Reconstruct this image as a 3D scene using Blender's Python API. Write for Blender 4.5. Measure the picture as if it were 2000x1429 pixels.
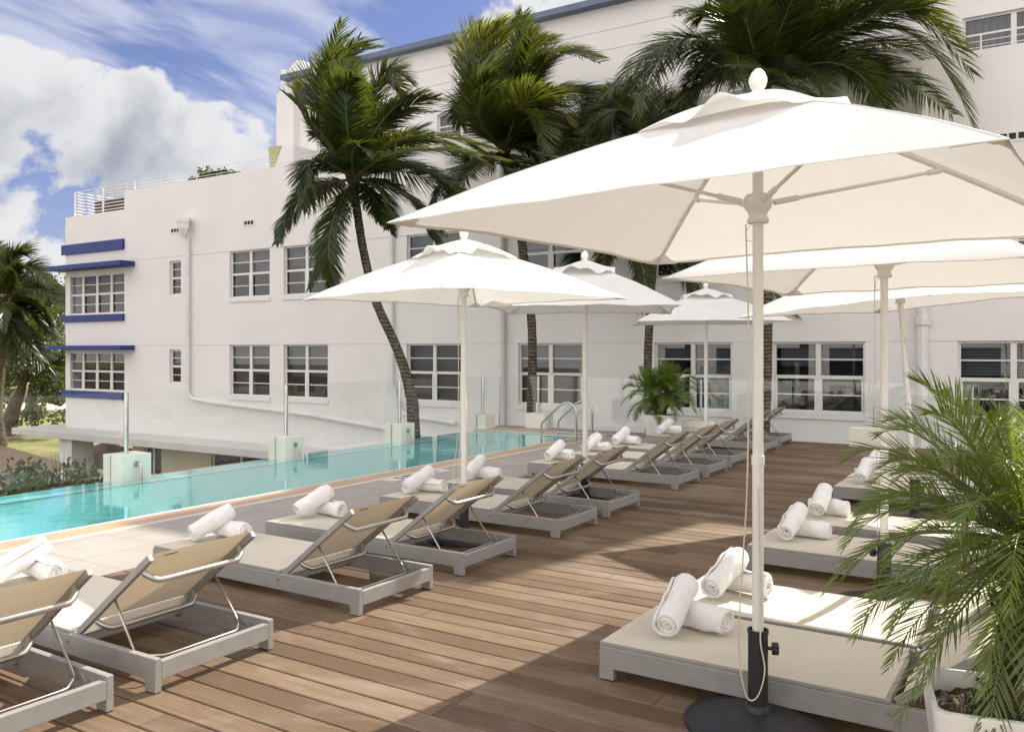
import bpy, math, random
from mathutils import Vector, Matrix
R = math.radians
random.seed(7)
S = bpy.context.scene
for o in list(bpy.data.objects):
    bpy.data.objects.remove(o)
COL = S.collection

# ------------------------------------------------------------------ camera
FPX, CXP, HYP, CH, YAW = 1679.0, 1000.0, 684.0, 1.57, R(32.3)
cd = bpy.data.cameras.new('camera'); cam = bpy.data.objects.new('camera', cd); COL.objects.link(cam)
cd.sensor_width = 36; cd.lens = FPX / 2000 * 36; cd.shift_y = -(714.5 - HYP) / 2000
cd.clip_start = .05; cd.clip_end = 3000
cam.location = (0, 0, CH); cam.rotation_euler = (R(90), 0, YAW)
S.camera = cam

# ------------------------------------------------------------------ sun, sky, exposure
SUN = Vector((.19, 1.0, .87)).normalized()            # towards the sun
sl = bpy.data.lights.new('sun', 'SUN'); so = bpy.data.objects.new('sun', sl); COL.objects.link(so)
sl.energy = 3.7; sl.angle = R(.53); sl.color = (1, .93, .82)
so.location = (5, 40, 40)
so.rotation_euler = (-SUN).to_track_quat('-Z', 'Y').to_euler()
S.view_settings.view_transform = 'Standard'; S.view_settings.look = 'None'
S.view_settings.exposure = 1.06; S.view_settings.gamma = 1
S.render.film_transparent = False
cy = S.cycles
cy.max_bounces = 10; cy.transparent_max_bounces = 24; cy.transmission_bounces = 8
cy.diffuse_bounces = 4; cy.glossy_bounces = 4
cy.caustics_reflective = False; cy.caustics_refractive = False
cy.sample_clamp_indirect = 6; cy.use_denoising = True

W = bpy.data.worlds.new('World'); S.world = W; W.use_nodes = True
wt = W.node_tree; wt.nodes.clear()


def N(t, typ, **kw):
    n = t.nodes.new(typ)
    for k, v in kw.items():
        if k.startswith('i_'):
            key = k[2:]
            key = int(key) if key.isdigit() else key
            n.inputs[key].default_value = v
        else:
            setattr(n, k, v)
    return n


def L(t, a, b): t.links.new(a, b)


def math_(t, op, a, b=None, c=None, clamp=False):
    n = t.nodes.new('ShaderNodeMath'); n.operation = op; n.use_clamp = clamp
    for i, v in enumerate((a, b, c)):
        if v is None: continue
        if isinstance(v, (int, float)): n.inputs[i].default_value = v
        else: L(t, v, n.inputs[i])
    return n.outputs[0]


def smooth(t, v, lo, hi):
    n = t.nodes.new('ShaderNodeMapRange'); n.interpolation_type = 'SMOOTHSTEP'
    L(t, v, n.inputs[0]); n.inputs[1].default_value = lo; n.inputs[2].default_value = hi
    return n.outputs[0]


def mixc(t, f, a, b):
    n = t.nodes.new('ShaderNodeMix'); n.data_type = 'RGBA'
    for s, v in ((n.inputs[0], f), (n.inputs[6], a), (n.inputs[7], b)):
        if isinstance(v, (int, float)): s.default_value = v
        elif isinstance(v, tuple): s.default_value = (*v[:3], 1)
        else: L(t, v, s)
    return n.outputs[2]


def pix_dir(x, y):
    fw = Vector((-math.sin(YAW), math.cos(YAW), 0)); rt = Vector((math.cos(YAW), math.sin(YAW), 0))
    return fw + rt * ((x - CXP) / FPX) + Vector((0, 0, 1)) * ((HYP - y) / FPX)


def pd(x, y, d): return Vector((0, 0, CH)) + pix_dir(x, y) * d            # point at distance d


def pY(x, y, Y):
    r = pix_dir(x, y); return Vector((0, 0, CH)) + r * (Y / r.y)


def pZ(x, y, z):
    r = pix_dir(x, y); return Vector((0, 0, CH)) + r * ((z - CH) / r.z)


sky = N(wt, 'ShaderNodeTexSky', sky_type='NISHITA', sun_disc=False)
sky.sun_elevation = math.asin(SUN.z); sky.sun_rotation = math.atan2(SUN.x, SUN.y)
sky.air_density = 1.0; sky.dust_density = .6; sky.ozone_density = 2.0
tc = N(wt, 'ShaderNodeTexCoord')
# clouds live on a dome: direction -> point on a flat layer high above
sep = N(wt, 'ShaderNodeSeparateXYZ'); L(wt, tc.outputs['Generated'], sep.inputs[0])
zc = math_(wt, 'MAXIMUM', sep.outputs[2], .0)
den = math_(wt, 'ADD', zc, .22)
cmb = N(wt, 'ShaderNodeCombineXYZ')
L(wt, math_(wt, 'DIVIDE', sep.outputs[0], den), cmb.inputs[0])
L(wt, math_(wt, 'DIVIDE', sep.outputs[1], den), cmb.inputs[1])
cmb.inputs[2].default_value = 3.1
dirv = tc.outputs['Generated']


def blob(px, py, rad, soft):
    d = pix_dir(px, py).normalized()
    vm = N(wt, 'ShaderNodeVectorMath', operation='DOT_PRODUCT'); L(wt, dirv, vm.inputs[0]); vm.inputs[1].default_value = d
    ca = math.cos(rad); cb = math.cos(max(rad - soft, 0.0))
    return smooth(wt, vm.outputs['Value'], ca, cb)


def addm(*v):
    r = v[0]
    for w in v[1:]: r = math_(wt, 'ADD', r, w)
    return r


n1 = N(wt, 'ShaderNodeTexNoise', i_Scale=7.0, i_Detail=11.0, i_Roughness=.60, i_Distortion=.25); L(wt, dirv, n1.inputs['Vector'])
n2 = N(wt, 'ShaderNodeTexNoise', i_Scale=3.0, i_Detail=5.0, i_Roughness=.5); L(wt, dirv, n2.inputs['Vector'])
# heaped clouds low in the sky
heap = addm(blob(60, 330, .17, .17), blob(300, 300, .125, .12), blob(470, 290, .07, .07), blob(1010, 20, .10, .09),
            blob(60, 480, .16, .14), blob(-150, 330, .2, .2), blob(1180, -50, .12, .11), blob(180, 190, .04, .04))
heap = math_(wt, 'MINIMUM', heap, 1.0)
cov = addm(math_(wt, 'MULTIPLY', n1.outputs[0], 1.9), math_(wt, 'MULTIPLY', n2.outputs[0], .35), math_(wt, 'MULTIPLY', heap, .66), -1.60)
m_heap = smooth(wt, cov, .0, .15)
# broken warm-white cover, added out of this view to brighten the shaded facade
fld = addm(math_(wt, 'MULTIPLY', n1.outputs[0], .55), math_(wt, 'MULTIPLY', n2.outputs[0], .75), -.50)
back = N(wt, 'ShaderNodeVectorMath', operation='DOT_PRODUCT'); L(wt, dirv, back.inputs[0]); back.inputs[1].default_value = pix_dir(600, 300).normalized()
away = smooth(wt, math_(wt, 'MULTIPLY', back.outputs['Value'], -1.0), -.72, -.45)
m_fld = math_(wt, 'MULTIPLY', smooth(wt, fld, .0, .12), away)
# thin streaks
SA = (pix_dir(640, 300).normalized() - pix_dir(100, 90).normalized()).normalized(); SC = pix_dir(370, 195).normalized(); SB = SA.cross(SC).normalized()
st_ = N(wt, 'ShaderNodeCombineXYZ')
for k_, (ax_, sc_) in enumerate(((SA, 2.2), (SB, 9.5), (SC, 1.0))):
    dv_ = N(wt, 'ShaderNodeVectorMath', operation='DOT_PRODUCT'); L(wt, dirv, dv_.inputs[0]); dv_.inputs[1].default_value = ax_ * sc_
    L(wt, dv_.outputs['Value'], st_.inputs[k_])
n3 = N(wt, 'ShaderNodeTexNoise', i_Scale=1.9, i_Detail=8.0, i_Roughness=.55, i_Distortion=.7); L(wt, st_.outputs[0], n3.inputs['Vector'])
cir = addm(blob(420, 200, .26, .22), blob(130, 110, .14, .13), blob(620, 120, .09, .08))
cir = math_(wt, 'MINIMUM', cir, 1.0)
m_cir = math_(wt, 'MULTIPLY', smooth(wt, addm(n3.outputs[0], math_(wt, 'MULTIPLY', cir, .22), -.565), .0, .32), .70)
# underside shading of heaped clouds: compare density a little higher up
off = N(wt, 'ShaderNodeVectorMath', operation='ADD'); L(wt, dirv, off.inputs[0]); off.inputs[1].default_value = (.015, .0, .045)
n1b = N(wt, 'ShaderNodeTexNoise', i_Scale=7.0, i_Detail=8.0, i_Roughness=.55, i_Distortion=.25); L(wt, off.outputs[0], n1b.inputs['Vector'])
thick = addm(math_(wt, 'MULTIPLY', n1b.outputs[0], 1.7), math_(wt, 'MULTIPLY', heap, .45), -1.20)
grey = math_(wt, 'MULTIPLY', smooth(wt, thick, -.08, .50), 1.0)
ccol = mixc(wt, grey, (.98, .98, 1.0), (.43, .47, .56))
tint = N(wt, 'ShaderNodeMix', data_type='RGBA', blend_type='MULTIPLY'); tint.inputs[0].default_value = 1
L(wt, sky.outputs[0], tint.inputs[6]); tint.inputs[7].default_value = (.96, .87, 1.10, 1)
bg = N(wt, 'ShaderNodeBackground'); L(wt, tint.outputs[2], bg.inputs[0]); bg.inputs[1].default_value = .050
bgc = N(wt, 'ShaderNodeBackground'); L(wt, ccol, bgc.inputs[0]); bgc.inputs[1].default_value = .41
bgw = N(wt, 'ShaderNodeBackground'); bgw.inputs[0].default_value = (.80, .82, .95, 1); bgw.inputs[1].default_value = .46
m1 = N(wt, 'ShaderNodeMixShader'); L(wt, m_cir, m1.inputs[0]); L(wt, bgw.outputs[0], m1.inputs[2])
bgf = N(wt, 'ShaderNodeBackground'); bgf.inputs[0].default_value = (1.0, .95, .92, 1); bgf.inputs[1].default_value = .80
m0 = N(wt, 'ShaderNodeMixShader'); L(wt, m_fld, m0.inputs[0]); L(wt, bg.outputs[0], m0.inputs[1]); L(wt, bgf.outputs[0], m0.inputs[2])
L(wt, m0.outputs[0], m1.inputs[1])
m2 = N(wt, 'ShaderNodeMixShader'); L(wt, m_heap, m2.inputs[0]); L(wt, m1.outputs[0], m2.inputs[1]); L(wt, bgc.outputs[0], m2.inputs[2])
wo = N(wt, 'ShaderNodeOutputWorld'); L(wt, m2.outputs[0], wo.inputs[0])


# ------------------------------------------------------------------ materials
MATS = {}


def new_mat(name):
    m = bpy.data.materials.new(name); m.use_nodes = True
    m.node_tree.nodes.clear(); MATS[name] = m
    return m, m.node_tree


def pbsdf(t, col=(.5, .5, .5), rough=.5, metal=0.0, spec=.5, **kw):
    b = N(t, 'ShaderNodeBsdfPrincipled')
    if isinstance(col, tuple): b.inputs['Base Color'].default_value = (*col[:3], 1)
    else: L(t, col, b.inputs['Base Color'])
    if isinstance(rough, (int, float)): b.inputs['Roughness'].default_value = rough
    else: L(t, rough, b.inputs['Roughness'])
    b.inputs['Metallic'].default_value = metal
    b.inputs['Specular IOR Level'].default_value = spec
    return b


def out(t, sh):
    o = N(t, 'ShaderNodeOutputMaterial'); L(t, sh, o.inputs[0]); return o


def objco(t, scale=(1, 1, 1), world=False):
    if world:
        g = N(t, 'ShaderNodeNewGeometry'); src = g.outputs['Position']
    else:
        g = N(t, 'ShaderNodeTexCoord'); src = g.outputs['Object']
    mp = N(t, 'ShaderNodeMapping'); mp.inputs['Scale'].default_value = scale; L(t, src, mp.inputs[0])
    return mp.outputs[0]


def noise(t, vec, scale, detail=4.0, rough=.55, dist=0.0):
    n = N(t, 'ShaderNodeTexNoise', i_Scale=scale, i_Detail=detail, i_Roughness=rough, i_Distortion=dist); L(t, vec, n.inputs['Vector'])
    return n.outputs[0]


def bump(t, h, strength, dist, b):
    n = N(t, 'ShaderNodeBump'); n.inputs['Strength'].default_value = strength; n.inputs['Distance'].default_value = dist
    L(t, h, n.inputs['Height']); L(t, n.outputs[0], b.inputs['Normal']); return n


def simple(name, a, b=None, rough=.5, scale=6.0, metal=0.0, bstr=.0, bscale=60.0, bdist=.002, spec=.5, world=False, lo=.35, hi=.7, stretch=(1, 1, 1)):
    m, t = new_mat(name)
    v = objco(t, stretch, world)
    if b:
        col = mixc(t, smooth(t, noise(t, v, scale, 6.0), lo, hi), a, b)
    else: col = a
    p = pbsdf(t, col, rough, metal, spec)
    if bstr: bump(t, noise(t, v, bscale, 4.0), bstr, bdist, p)
    out(t, p.outputs[0]); return m


def translucent_cloth(name, col, tcol, mix, weave=500.0, wstr=.15, wrinkle=0.0):
    m, t = new_mat(name)
    v = objco(t)
    c = mixc(t, smooth(t, noise(t, v, 3.0, 4.0), .3, .75), col, tuple(x * .93 for x in col))
    d = N(t, 'ShaderNodeBsdfDiffuse'); L(t, c, d.inputs[0])
    tr = N(t, 'ShaderNodeBsdfTranslucent'); tr.inputs[0].default_value = (*tcol, 1)
    mx = N(t, 'ShaderNodeMixShader'); mx.inputs[0].default_value = mix
    L(t, d.outputs[0], mx.inputs[1]); L(t, tr.outputs[0], mx.inputs[2])
    h = noise(t, v, weave, 2.0)
    if wrinkle:
        h = math_(t, 'ADD', math_(t, 'MULTIPLY', h, .15), math_(t, 'MULTIPLY', noise(t, objco(t, (1, 1, .4)), 7.0, 3.0, .5, .8), wrinkle))
    bn = N(t, 'ShaderNodeBump'); bn.inputs['Strength'].default_value = wstr; bn.inputs['Distance'].default_value = .004
    L(t, h, bn.inputs['Height']); L(t, bn.outputs[0], d.inputs['Normal']); L(t, bn.outputs[0], tr.inputs['Normal'])
    out(t, mx.outputs[0]); return m


def leaf_mat(name, col, col2, tcol, mix=.35, rough=.38, spec=.5):
    m, t = new_mat(name)
    g = N(t, 'ShaderNodeNewGeometry')
    c = mixc(t, g.outputs['Random Per Island'], col, col2)
    p = pbsdf(t, c, rough, 0, spec)
    tr = N(t, 'ShaderNodeBsdfTranslucent')
    L(t, mixc(t, g.outputs['Random Per Island'], tcol, tuple(x * .55 for x in tcol)), tr.inputs[0])
    mx = N(t, 'ShaderNodeMixShader'); mx.inputs[0].default_value = mix
    L(t, p.outputs[0], mx.inputs[1]); L(t, tr.outputs[0], mx.inputs[2]); out(t, mx.outputs[0]); return m


def glass_mat(name, tint=(.93, .97, .96), f0=.04, refl=1.0, rough=0.0, normal=None):
    m, t = new_mat(name)
    tr = N(t, 'ShaderNodeBsdfTransparent'); tr.inputs[0].default_value = (*tint, 1)
    gl = N(t, 'ShaderNodeBsdfGlossy'); gl.inputs[0].default_value = (refl, refl, refl, 1); gl.inputs['Roughness'].default_value = rough
    g = N(t, 'ShaderNodeNewGeometry'); nrm = g.outputs['Normal']
    if normal: nrm = normal(t); L(t, nrm, gl.inputs['Normal'])
    dp = N(t, 'ShaderNodeVectorMath', operation='DOT_PRODUCT'); L(t, g.outputs['Incoming'], dp.inputs[0]); L(t, nrm, dp.inputs[1])
    k = math_(t, 'SUBTRACT', 1.0, math_(t, 'ABSOLUTE', dp.outputs['Value']), clamp=True)
    f = math_(t, 'MULTIPLY_ADD', math_(t, 'POWER', k, 5.0), 1 - f0, f0)
    mx = N(t, 'ShaderNodeMixShader'); L(t, f, mx.inputs[0]); L(t, tr.outputs[0], mx.inputs[1]); L(t, gl.outputs[0], mx.inputs[2])
    out(t, mx.outputs[0]); return m


# stucco: faint streaks, patches and a rough skin
m, t = new_mat('stucco')
v = objco(t, world=True)
c = mixc(t, smooth(t, noise(t, v, .7, 5.0), .35, .7), (.775, .758, .745), (.745, .728, .715))
st = noise(t, objco(t, (3.0, 3.0, .25), True), 1.6, 5.0, .6)
c = mixc(t, math_(t, 'MULTIPLY', smooth(t, st, .60, .82), .20), c, (.58, .54, .50))
p = pbsdf(t, c, .85, 0, .2); bump(t, noise(t, v, 42.0, 5.0), .25, .006, p); out(t, p.outputs[0])
simple('stucco_yellow', (.74, .67, .48), (.68, .61, .43), .85, 1.5, world=True, bstr=.2, bscale=40)
simple('stucco_olive', (.50, .46, .25), (.44, .41, .22), .85, 1.5, world=True)
simple('blue_paint', (.006, .026, .17), (.009, .034, .20), .5, 2.0, world=True)
simple('roof_edge', (.13, .165, .25), (.11, .14, .22), .55, 2.0, world=True)
simple('window_frame', (.74, .73, .70), (.68, .67, .63), .45, 3.0, world=True)
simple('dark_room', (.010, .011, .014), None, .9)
simple('white_pipe', (.74, .73, .72), (.66, .65, .63), .5, 3.0, world=True)
simple('vent_dark', (.03, .03, .03), None, .9)
simple('ledge_concrete', (.62, .60, .58), (.55, .53, .51), .9, 1.2, world=True, bstr=.2)
# window blinds: horizontal slats
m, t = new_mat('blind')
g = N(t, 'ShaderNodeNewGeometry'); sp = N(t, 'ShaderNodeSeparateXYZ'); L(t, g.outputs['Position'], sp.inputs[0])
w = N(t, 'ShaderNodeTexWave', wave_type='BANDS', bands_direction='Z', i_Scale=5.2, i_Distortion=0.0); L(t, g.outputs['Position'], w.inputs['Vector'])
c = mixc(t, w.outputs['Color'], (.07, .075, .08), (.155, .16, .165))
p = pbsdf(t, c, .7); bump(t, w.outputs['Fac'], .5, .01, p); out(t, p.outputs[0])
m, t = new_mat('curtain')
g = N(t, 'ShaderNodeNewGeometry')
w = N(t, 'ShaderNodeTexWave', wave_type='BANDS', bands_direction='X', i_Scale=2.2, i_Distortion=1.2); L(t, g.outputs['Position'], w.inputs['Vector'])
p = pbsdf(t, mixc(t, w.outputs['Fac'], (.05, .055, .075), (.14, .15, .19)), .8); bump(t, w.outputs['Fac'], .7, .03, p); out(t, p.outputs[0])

# timber deck boards
m, t = new_mat('deck_wood')
g = N(t, 'ShaderNodeNewGeometry'); rnd = g.outputs['Random Per Island']
mp = N(t, 'ShaderNodeMapping'); mp.inputs['Scale'].default_value = (1.0, 9.0, 1.0)
cb = N(t, 'ShaderNodeCombineXYZ'); L(t, math_(t, 'MULTIPLY', rnd, 37.0), cb.inputs[0]); L(t, math_(t, 'MULTIPLY', rnd, 11.0), cb.inputs[1])
va = N(t, 'ShaderNodeVectorMath', operation='ADD'); L(t, g.outputs['Position'], va.inputs[0]); L(t, cb.outputs[0], va.inputs[1]); L(t, va.outputs[0], mp.inputs[0])
grain = noise(t, mp.outputs[0], 3.2, 8.0, .62, .6)
mp2 = N(t, 'ShaderNodeMapping'); mp2.inputs['Scale'].default_value = (1.2, 26.0, 1.0); L(t, va.outputs[0], mp2.inputs[0])
fine = noise(t, mp2.outputs[0], 9.0, 6.0, .7)
wear = noise(t, objco(t, (.7, 1.4, 1), True), 1.5, 6.0, .6, .5)
c = mixc(t, rnd, (.108, .066, .037), (.218, .152, .094))
c = mixc(t, math_(t, 'MULTIPLY', smooth(t, grain, .35, .72), .55), c, (.090, .054, .032))
c = mixc(t, math_(t, 'MULTIPLY', smooth(t, fine, .5, .8), .35), c, (.27, .20, .14))
c = mixc(t, math_(t, 'MULTIPLY', smooth(t, wear, .48, .70), .55), c, (.29, .235, .18))
sp = N(t, 'ShaderNodeSeparateXYZ'); L(t, g.outputs['Position'], sp.inputs[0])
rib = math_(t, 'SINE', math_(t, 'MULTIPLY', sp.outputs[1], 2 * math.pi / .0125))
p = pbsdf(t, c, math_(t, 'ADD', math_(t, 'MULTIPLY', grain, .3), .42), 0, .35)
h = math_(t, 'ADD', math_(t, 'MULTIPLY', rib, .5), math_(t, 'MULTIPLY', fine, .8))
bump(t, h, .55, .0016, p); out(t, p.outputs[0])
simple('under_deck', (.02, .015, .012), None, .9)
# pale stone pavers
m, t = new_mat('paver')
g = N(t, 'ShaderNodeNewGeometry')
br = N(t, 'ShaderNodeTexBrick'); br.inputs['Scale'].default_value = 1.0; br.offset = 0
br.inputs['Mortar Size'].default_value = .006; br.inputs['Brick Width'].default_value = .62; br.inputs['Row Height'].default_value = .62
br.inputs['Color1'].default_value = (.395, .365, .33, 1); br.inputs['Color2'].default_value = (.36, .335, .305, 1); br.inputs['Mortar'].default_value = (.25, .23, .21, 1)
L(t, g.outputs['Position'], br.inputs['Vector'])
c = mixc(t, smooth(t, noise(t, g.outputs['Position'], 2.0, 7.0, .6), .4, .75), br.outputs['Color'], (.33, .30, .27))
p = pbsdf(t, c, .65, 0, .35); bump(t, noise(t, g.outputs['Position'], 160.0, 3.0), .2, .002, p); out(t, p.outputs[0])
simple('coping_stone', (.62, .58, .51), (.54, .50, .44), .6, 3.0, world=True, bstr=.1)
simple('grate', (.60, .43, .29), (.52, .37, .25), .5, 2.0, world=True)
simple('grate_slot', (.22, .14, .09), None, .8)
# pool
m, t = new_mat('pool_tile')
g = N(t, 'ShaderNodeNewGeometry')
br = N(t, 'ShaderNodeTexBrick'); br.offset = 0; br.inputs['Scale'].default_value = 1.0
br.inputs['Mortar Size'].default_value = .002; br.inputs['Brick Width'].default_value = .05; br.inputs['Row Height'].default_value = .05
br.inputs['Color1'].default_value = (.27, .65, .645, 1); br.inputs['Color2'].default_value = (.305, .68, .67, 1); br.inputs['Mortar'].default_value = (.34, .68, .67, 1)
L(t, g.outputs['Position'], br.inputs['Vector'])
p = pbsdf(t, br.outputs['Color'], .35); out(t, p.outputs[0])
def ripple(t):
    v = objco(t, (1, 1, 1), True)
    h = math_(t, 'ADD', noise(t, v, 3.2, 3.0, .5, .5), math_(t, 'MULTIPLY', noise(t, v, 12.0, 3.0, .5, .4), .28))
    bn = N(t, 'ShaderNodeBump'); bn.inputs['Strength'].default_value = .22; bn.inputs['Distance'].default_value = .008
    L(t, h, bn.inputs['Height']); return bn.outputs[0]


glass_mat('pool_water', (.80, .975, .98), .02, normal=ripple)
glass_mat('fence_glass', (.95, .985, .975), .075)
simple('glass_edge', (.16, .40, .38), (.22, .48, .46), .15, 3.0)
glass_mat('window_glass', (.66, .71, .75), .085, .95)
simple('post_metal', (.72, .78, .80), (.60, .66, .69), .22, 4.0, metal=1.0)
simple('steel', (.55, .54, .52), (.46, .45, .43), .22, 8.0, metal=1.0)
simple('pillar_paint', (.86, .83, .74), (.81, .78, .69), .7, 2.0, world=True, bstr=.12)
# furniture
simple('alu_paint', (.315, .31, .30), (.285, .28, .272), .42, 14.0, bstr=.06, bscale=300, spec=.5)
simple('alu_tube', (.56, .545, .52), (.47, .455, .43), .30, 10.0, metal=.85)
translucent_cloth('sling', (.84, .78, .66), (.64, .52, .34), .22, 700.0, .25)
translucent_cloth('canopy_cloth', (.80, .795, .785), (.84, .82, .77), .22, 420.0, .45, 1.0)
simple('umbrella_white', (.82, .81, .79), (.78, .77, .75), .38, 5.0)
simple('black_iron', (.018, .018, .021), (.028, .028, .030), .5, 20.0, bstr=.25, bscale=220)
simple('cord', (.72, .66, .54), (.62, .56, .45), .9, 90.0)
simple('rubber', (.02, .02, .02), None, .8)
simple('tag_cloth', (.45, .36, .20), None, .8)
m, t = new_mat('towel')
v = objco(t)
c = mixc(t, noise(t, v, 14.0, 4.0), (.90, .895, .89), (.86, .855, .85))
p = pbsdf(t, c, .95, 0, .1); p.inputs['Sheen Weight'].default_value = .35
h = math_(t, 'ADD', math_(t, 'MULTIPLY', noise(t, v, 420.0, 2.0), .35), noise(t, v, 24.0, 4.0, .55, .6))
bump(t, h, .8, .011, p); out(t, p.outputs[0])
# plants
leaf_mat('coconut_leaf', (.017, .030, .008), (.048, .066, .015), (.20, .245, .022), .34, .34, .5)
leaf_mat('coconut_leaf_yellow', (.11, .12, .02), (.16, .16, .03), (.62, .62, .07), .45, .32, .6)
leaf_mat('date_leaf', (.065, .115, .022), (.13, .19, .038), (.40, .52, .06), .33, .32, .6)
leaf_mat('tree_leaf', (.036, .055, .016), (.075, .098, .026), (.22, .27, .04), .30, .33, .6)
leaf_mat('grass_leaf', (.08, .10, .04), (.16, .17, .08), (.30, .32, .12), .3, .6, .2)
simple('rachis', (.17, .15, .05), (.11, .10, .04), .5, 20.0)
simple('rachis_green', (.12, .17, .05), (.08, .12, .035), .45, 20.0)
m, t = new_mat('palm_bark')
g = N(t, 'ShaderNodeNewGeometry')
w = N(t, 'ShaderNodeTexWave', wave_type='BANDS', bands_direction='Z', i_Scale=4.2, i_Distortion=3.5, i_Detail=3.0); w.inputs['Detail Scale'].default_value = 2.0
L(t, g.outputs['Position'], w.inputs['Vector'])
c = mixc(t, w.outputs['Fac'], (.060, .046, .034), (.165, .135, .105))
c = mixc(t, smooth(t, noise(t, g.outputs['Position'], 9.0, 6.0), .45, .75), c, (.20, .175, .145))
p = pbsdf(t, c, .9, 0, .2); bump(t, w.outputs['Fac'], .9, .03, p); out(t, p.outputs[0])
simple('fibre_bark', (.11, .075, .042), (.05, .034, .02), .95, 40.0, bstr=.9, bscale=70, bdist=.02)
simple('tree_bark', (.15, .12, .09), (.08, .065, .05), .9, 9.0, bstr=.6, bscale=20, bdist=.03)
simple('planter_white', (.76, .745, .71), (.72, .70, .665), .33, 3.0)
simple('soil', (.05, .038, .028), (.10, .078, .055), .95, 30.0, bstr=.8, bscale=50, bdist=.02)
simple('lawn', (.165, .175, .055), (.30, .27, .10), .95, .35, world=True, bstr=.5, bscale=30, bdist=.05, lo=.4, hi=.62, stretch=(1, 1, 1))
simple('dirt', (.10, .075, .05), (.15, .115, .08), .95, .6, world=True)
simple('sand_path', (.62, .58, .50), (.54, .50, .43), .9, .8, world=True)
simple('stone_grey', (.30, .285, .26), (.17, .16, .15), .9, 1.4, world=True)
translucent_cloth('tan_canvas', (.40, .31, .23), (.42, .31, .19), .25, 200.0, .3, 1.0)
simple('wicker', (.030, .024, .021), (.055, .045, .038), .7, 90.0)
simple('cushion', (.74, .70, .62), (.68, .64, .56), .9, 5.0)
simple('ink', (.06, .06, .07), None, .6)
simple('tile_white', (.70, .67, .66), (.62, .60, .59), .4, 8.0)


# ------------------------------------------------------------------ mesh helpers
class MB:
    def __init__(s): s.v = []; s.f = []; s.m = []; s.mi = 0

    def add(s, vs, fs):
        b = len(s.v); s.v += [tuple(v) for v in vs]
        for f in fs: s.f.append([i + b for i in f]); s.m.append(s.mi)

    def box(s, a, b, M=None):
        (x0, y0, z0), (x1, y1, z1) = a, b
        vs = [Vector(p) for p in ((x0, y0, z0), (x1, y0, z0), (x1, y1, z0), (x0, y1, z0), (x0, y0, z1), (x1, y0, z1), (x1, y1, z1), (x0, y1, z1))]
        if M is not None: vs = [M @ v for v in vs]
        s.add(vs, [(0, 3, 2, 1), (4, 5, 6, 7), (0, 1, 5, 4), (1, 2, 6, 5), (2, 3, 7, 6), (3, 0, 4, 7)])

    def quad(s, *p): s.add(p, [tuple(range(len(p)))])

    def tube(s, path, r, seg=8, caps=True, flat=1.0):
        path = [Vector(p) for p in path]; n = len(path)
        rs = r if isinstance(r, (list, tuple)) else [r] * n
        T = []
        for i in range(n):
            d = path[min(i + 1, n - 1)] - path[max(i - 1, 0)]; T.append(d.normalized())
        u = T[0].cross(Vector((0, 0, 1)))
        if u.length < .05: u = T[0].cross(Vector((1, 0, 0)))
        u.normalize(); vs = []
        for i in range(n):
            u = (u - T[i] * u.dot(T[i])).normalized(); w = T[i].cross(u)
            for k in range(seg):
                a = 2 * math.pi * k / seg
                vs.append(path[i] + (u * math.cos(a) + w * math.sin(a) * flat) * rs[i])
        fs = []
        for i in range(n - 1):
            for k in range(seg):
                a, b = i * seg + k, i * seg + (k + 1) % seg
                fs.append((a, b, b + seg, a + seg))
        if caps: fs.append(tuple(range(seg - 1, -1, -1))); fs.append(tuple((n - 1) * seg + k for k in range(seg)))
        s.add(vs, fs)

    def lathe(s, prof, c=(0, 0, 0), seg=24, M=None):
        vs = []; n = len(prof)
        for r, z in prof:
            for k in range(seg):
                a = 2 * math.pi * k / seg
                p = Vector((c[0] + r * math.cos(a), c[1] + r * math.sin(a), c[2] + z))
                vs.append(M @ p if M is not None else p)
        fs = []
        for i in range(n - 1):
            for k in range(seg):
                a, b = i * seg + k, i * seg + (k + 1) % seg
                fs.append((a, b, b + seg, a + seg))
        if prof[0][0] > 1e-4: fs.append(tuple(range(seg - 1, -1, -1)))
        if prof[-1][0] > 1e-4: fs.append(tuple((n - 1) * seg + k for k in range(seg)))
        s.add(vs, fs)

    def prism(s, poly, off):
        off = Vector(off); n = len(poly); vs = [Vector(p) for p in poly] + [Vector(p) + off for p in poly]
        s.add(vs, [tuple(range(n - 1, -1, -1)), tuple(range(n, 2 * n))] + [(i, (i + 1) % n, n + (i + 1) % n, n + i) for i in range(n)])

    def build(s, name, mats, parent=None, org=(0, 0, 0), smooth=False, bevel=0.0, kind=None, sharp=40):
        me = bpy.data.meshes.new(name)
        o_ = Vector(org)
        me.from_pydata([tuple(Vector(v) - o_) for v in s.v], [], s.f)
        if not isinstance(mats, (list, tuple)): mats = [mats]
        for m_ in mats: me.materials.append(MATS[m_])
        if len(mats) > 1: me.polygons.foreach_set('material_index', s.m)
        if smooth:
            me.polygons.foreach_set('use_smooth', [True] * len(me.polygons))
            if sharp: me.set_sharp_from_angle(angle=R(sharp))
        me.update()
        o = bpy.data.objects.new(name, me); COL.objects.link(o)
        if parent is not None: o.parent = parent
        else: o.location = o_
        if kind: o['kind'] = kind
        if bevel:
            bv = o.modifiers.new('bevel', 'BEVEL'); bv.width = bevel; bv.segments = 2; bv.limit_method = 'ANGLE'; bv.angle_limit = R(50); bv.harden_normals = False
        return o


def thing(name, label, cat, loc=(0, 0, 0), rz=0.0, group=None):
    o = bpy.data.objects.new(name, None); o.empty_display_size = .2; COL.objects.link(o)
    o.location = loc; o.rotation_euler = (0, 0, rz); o['label'] = label; o['category'] = cat
    if group: o['group'] = group
    return o


def tag(o, label, cat, group=None):
    o['label'] = label; o['category'] = cat
    if group: o['group'] = group
    return o


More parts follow.
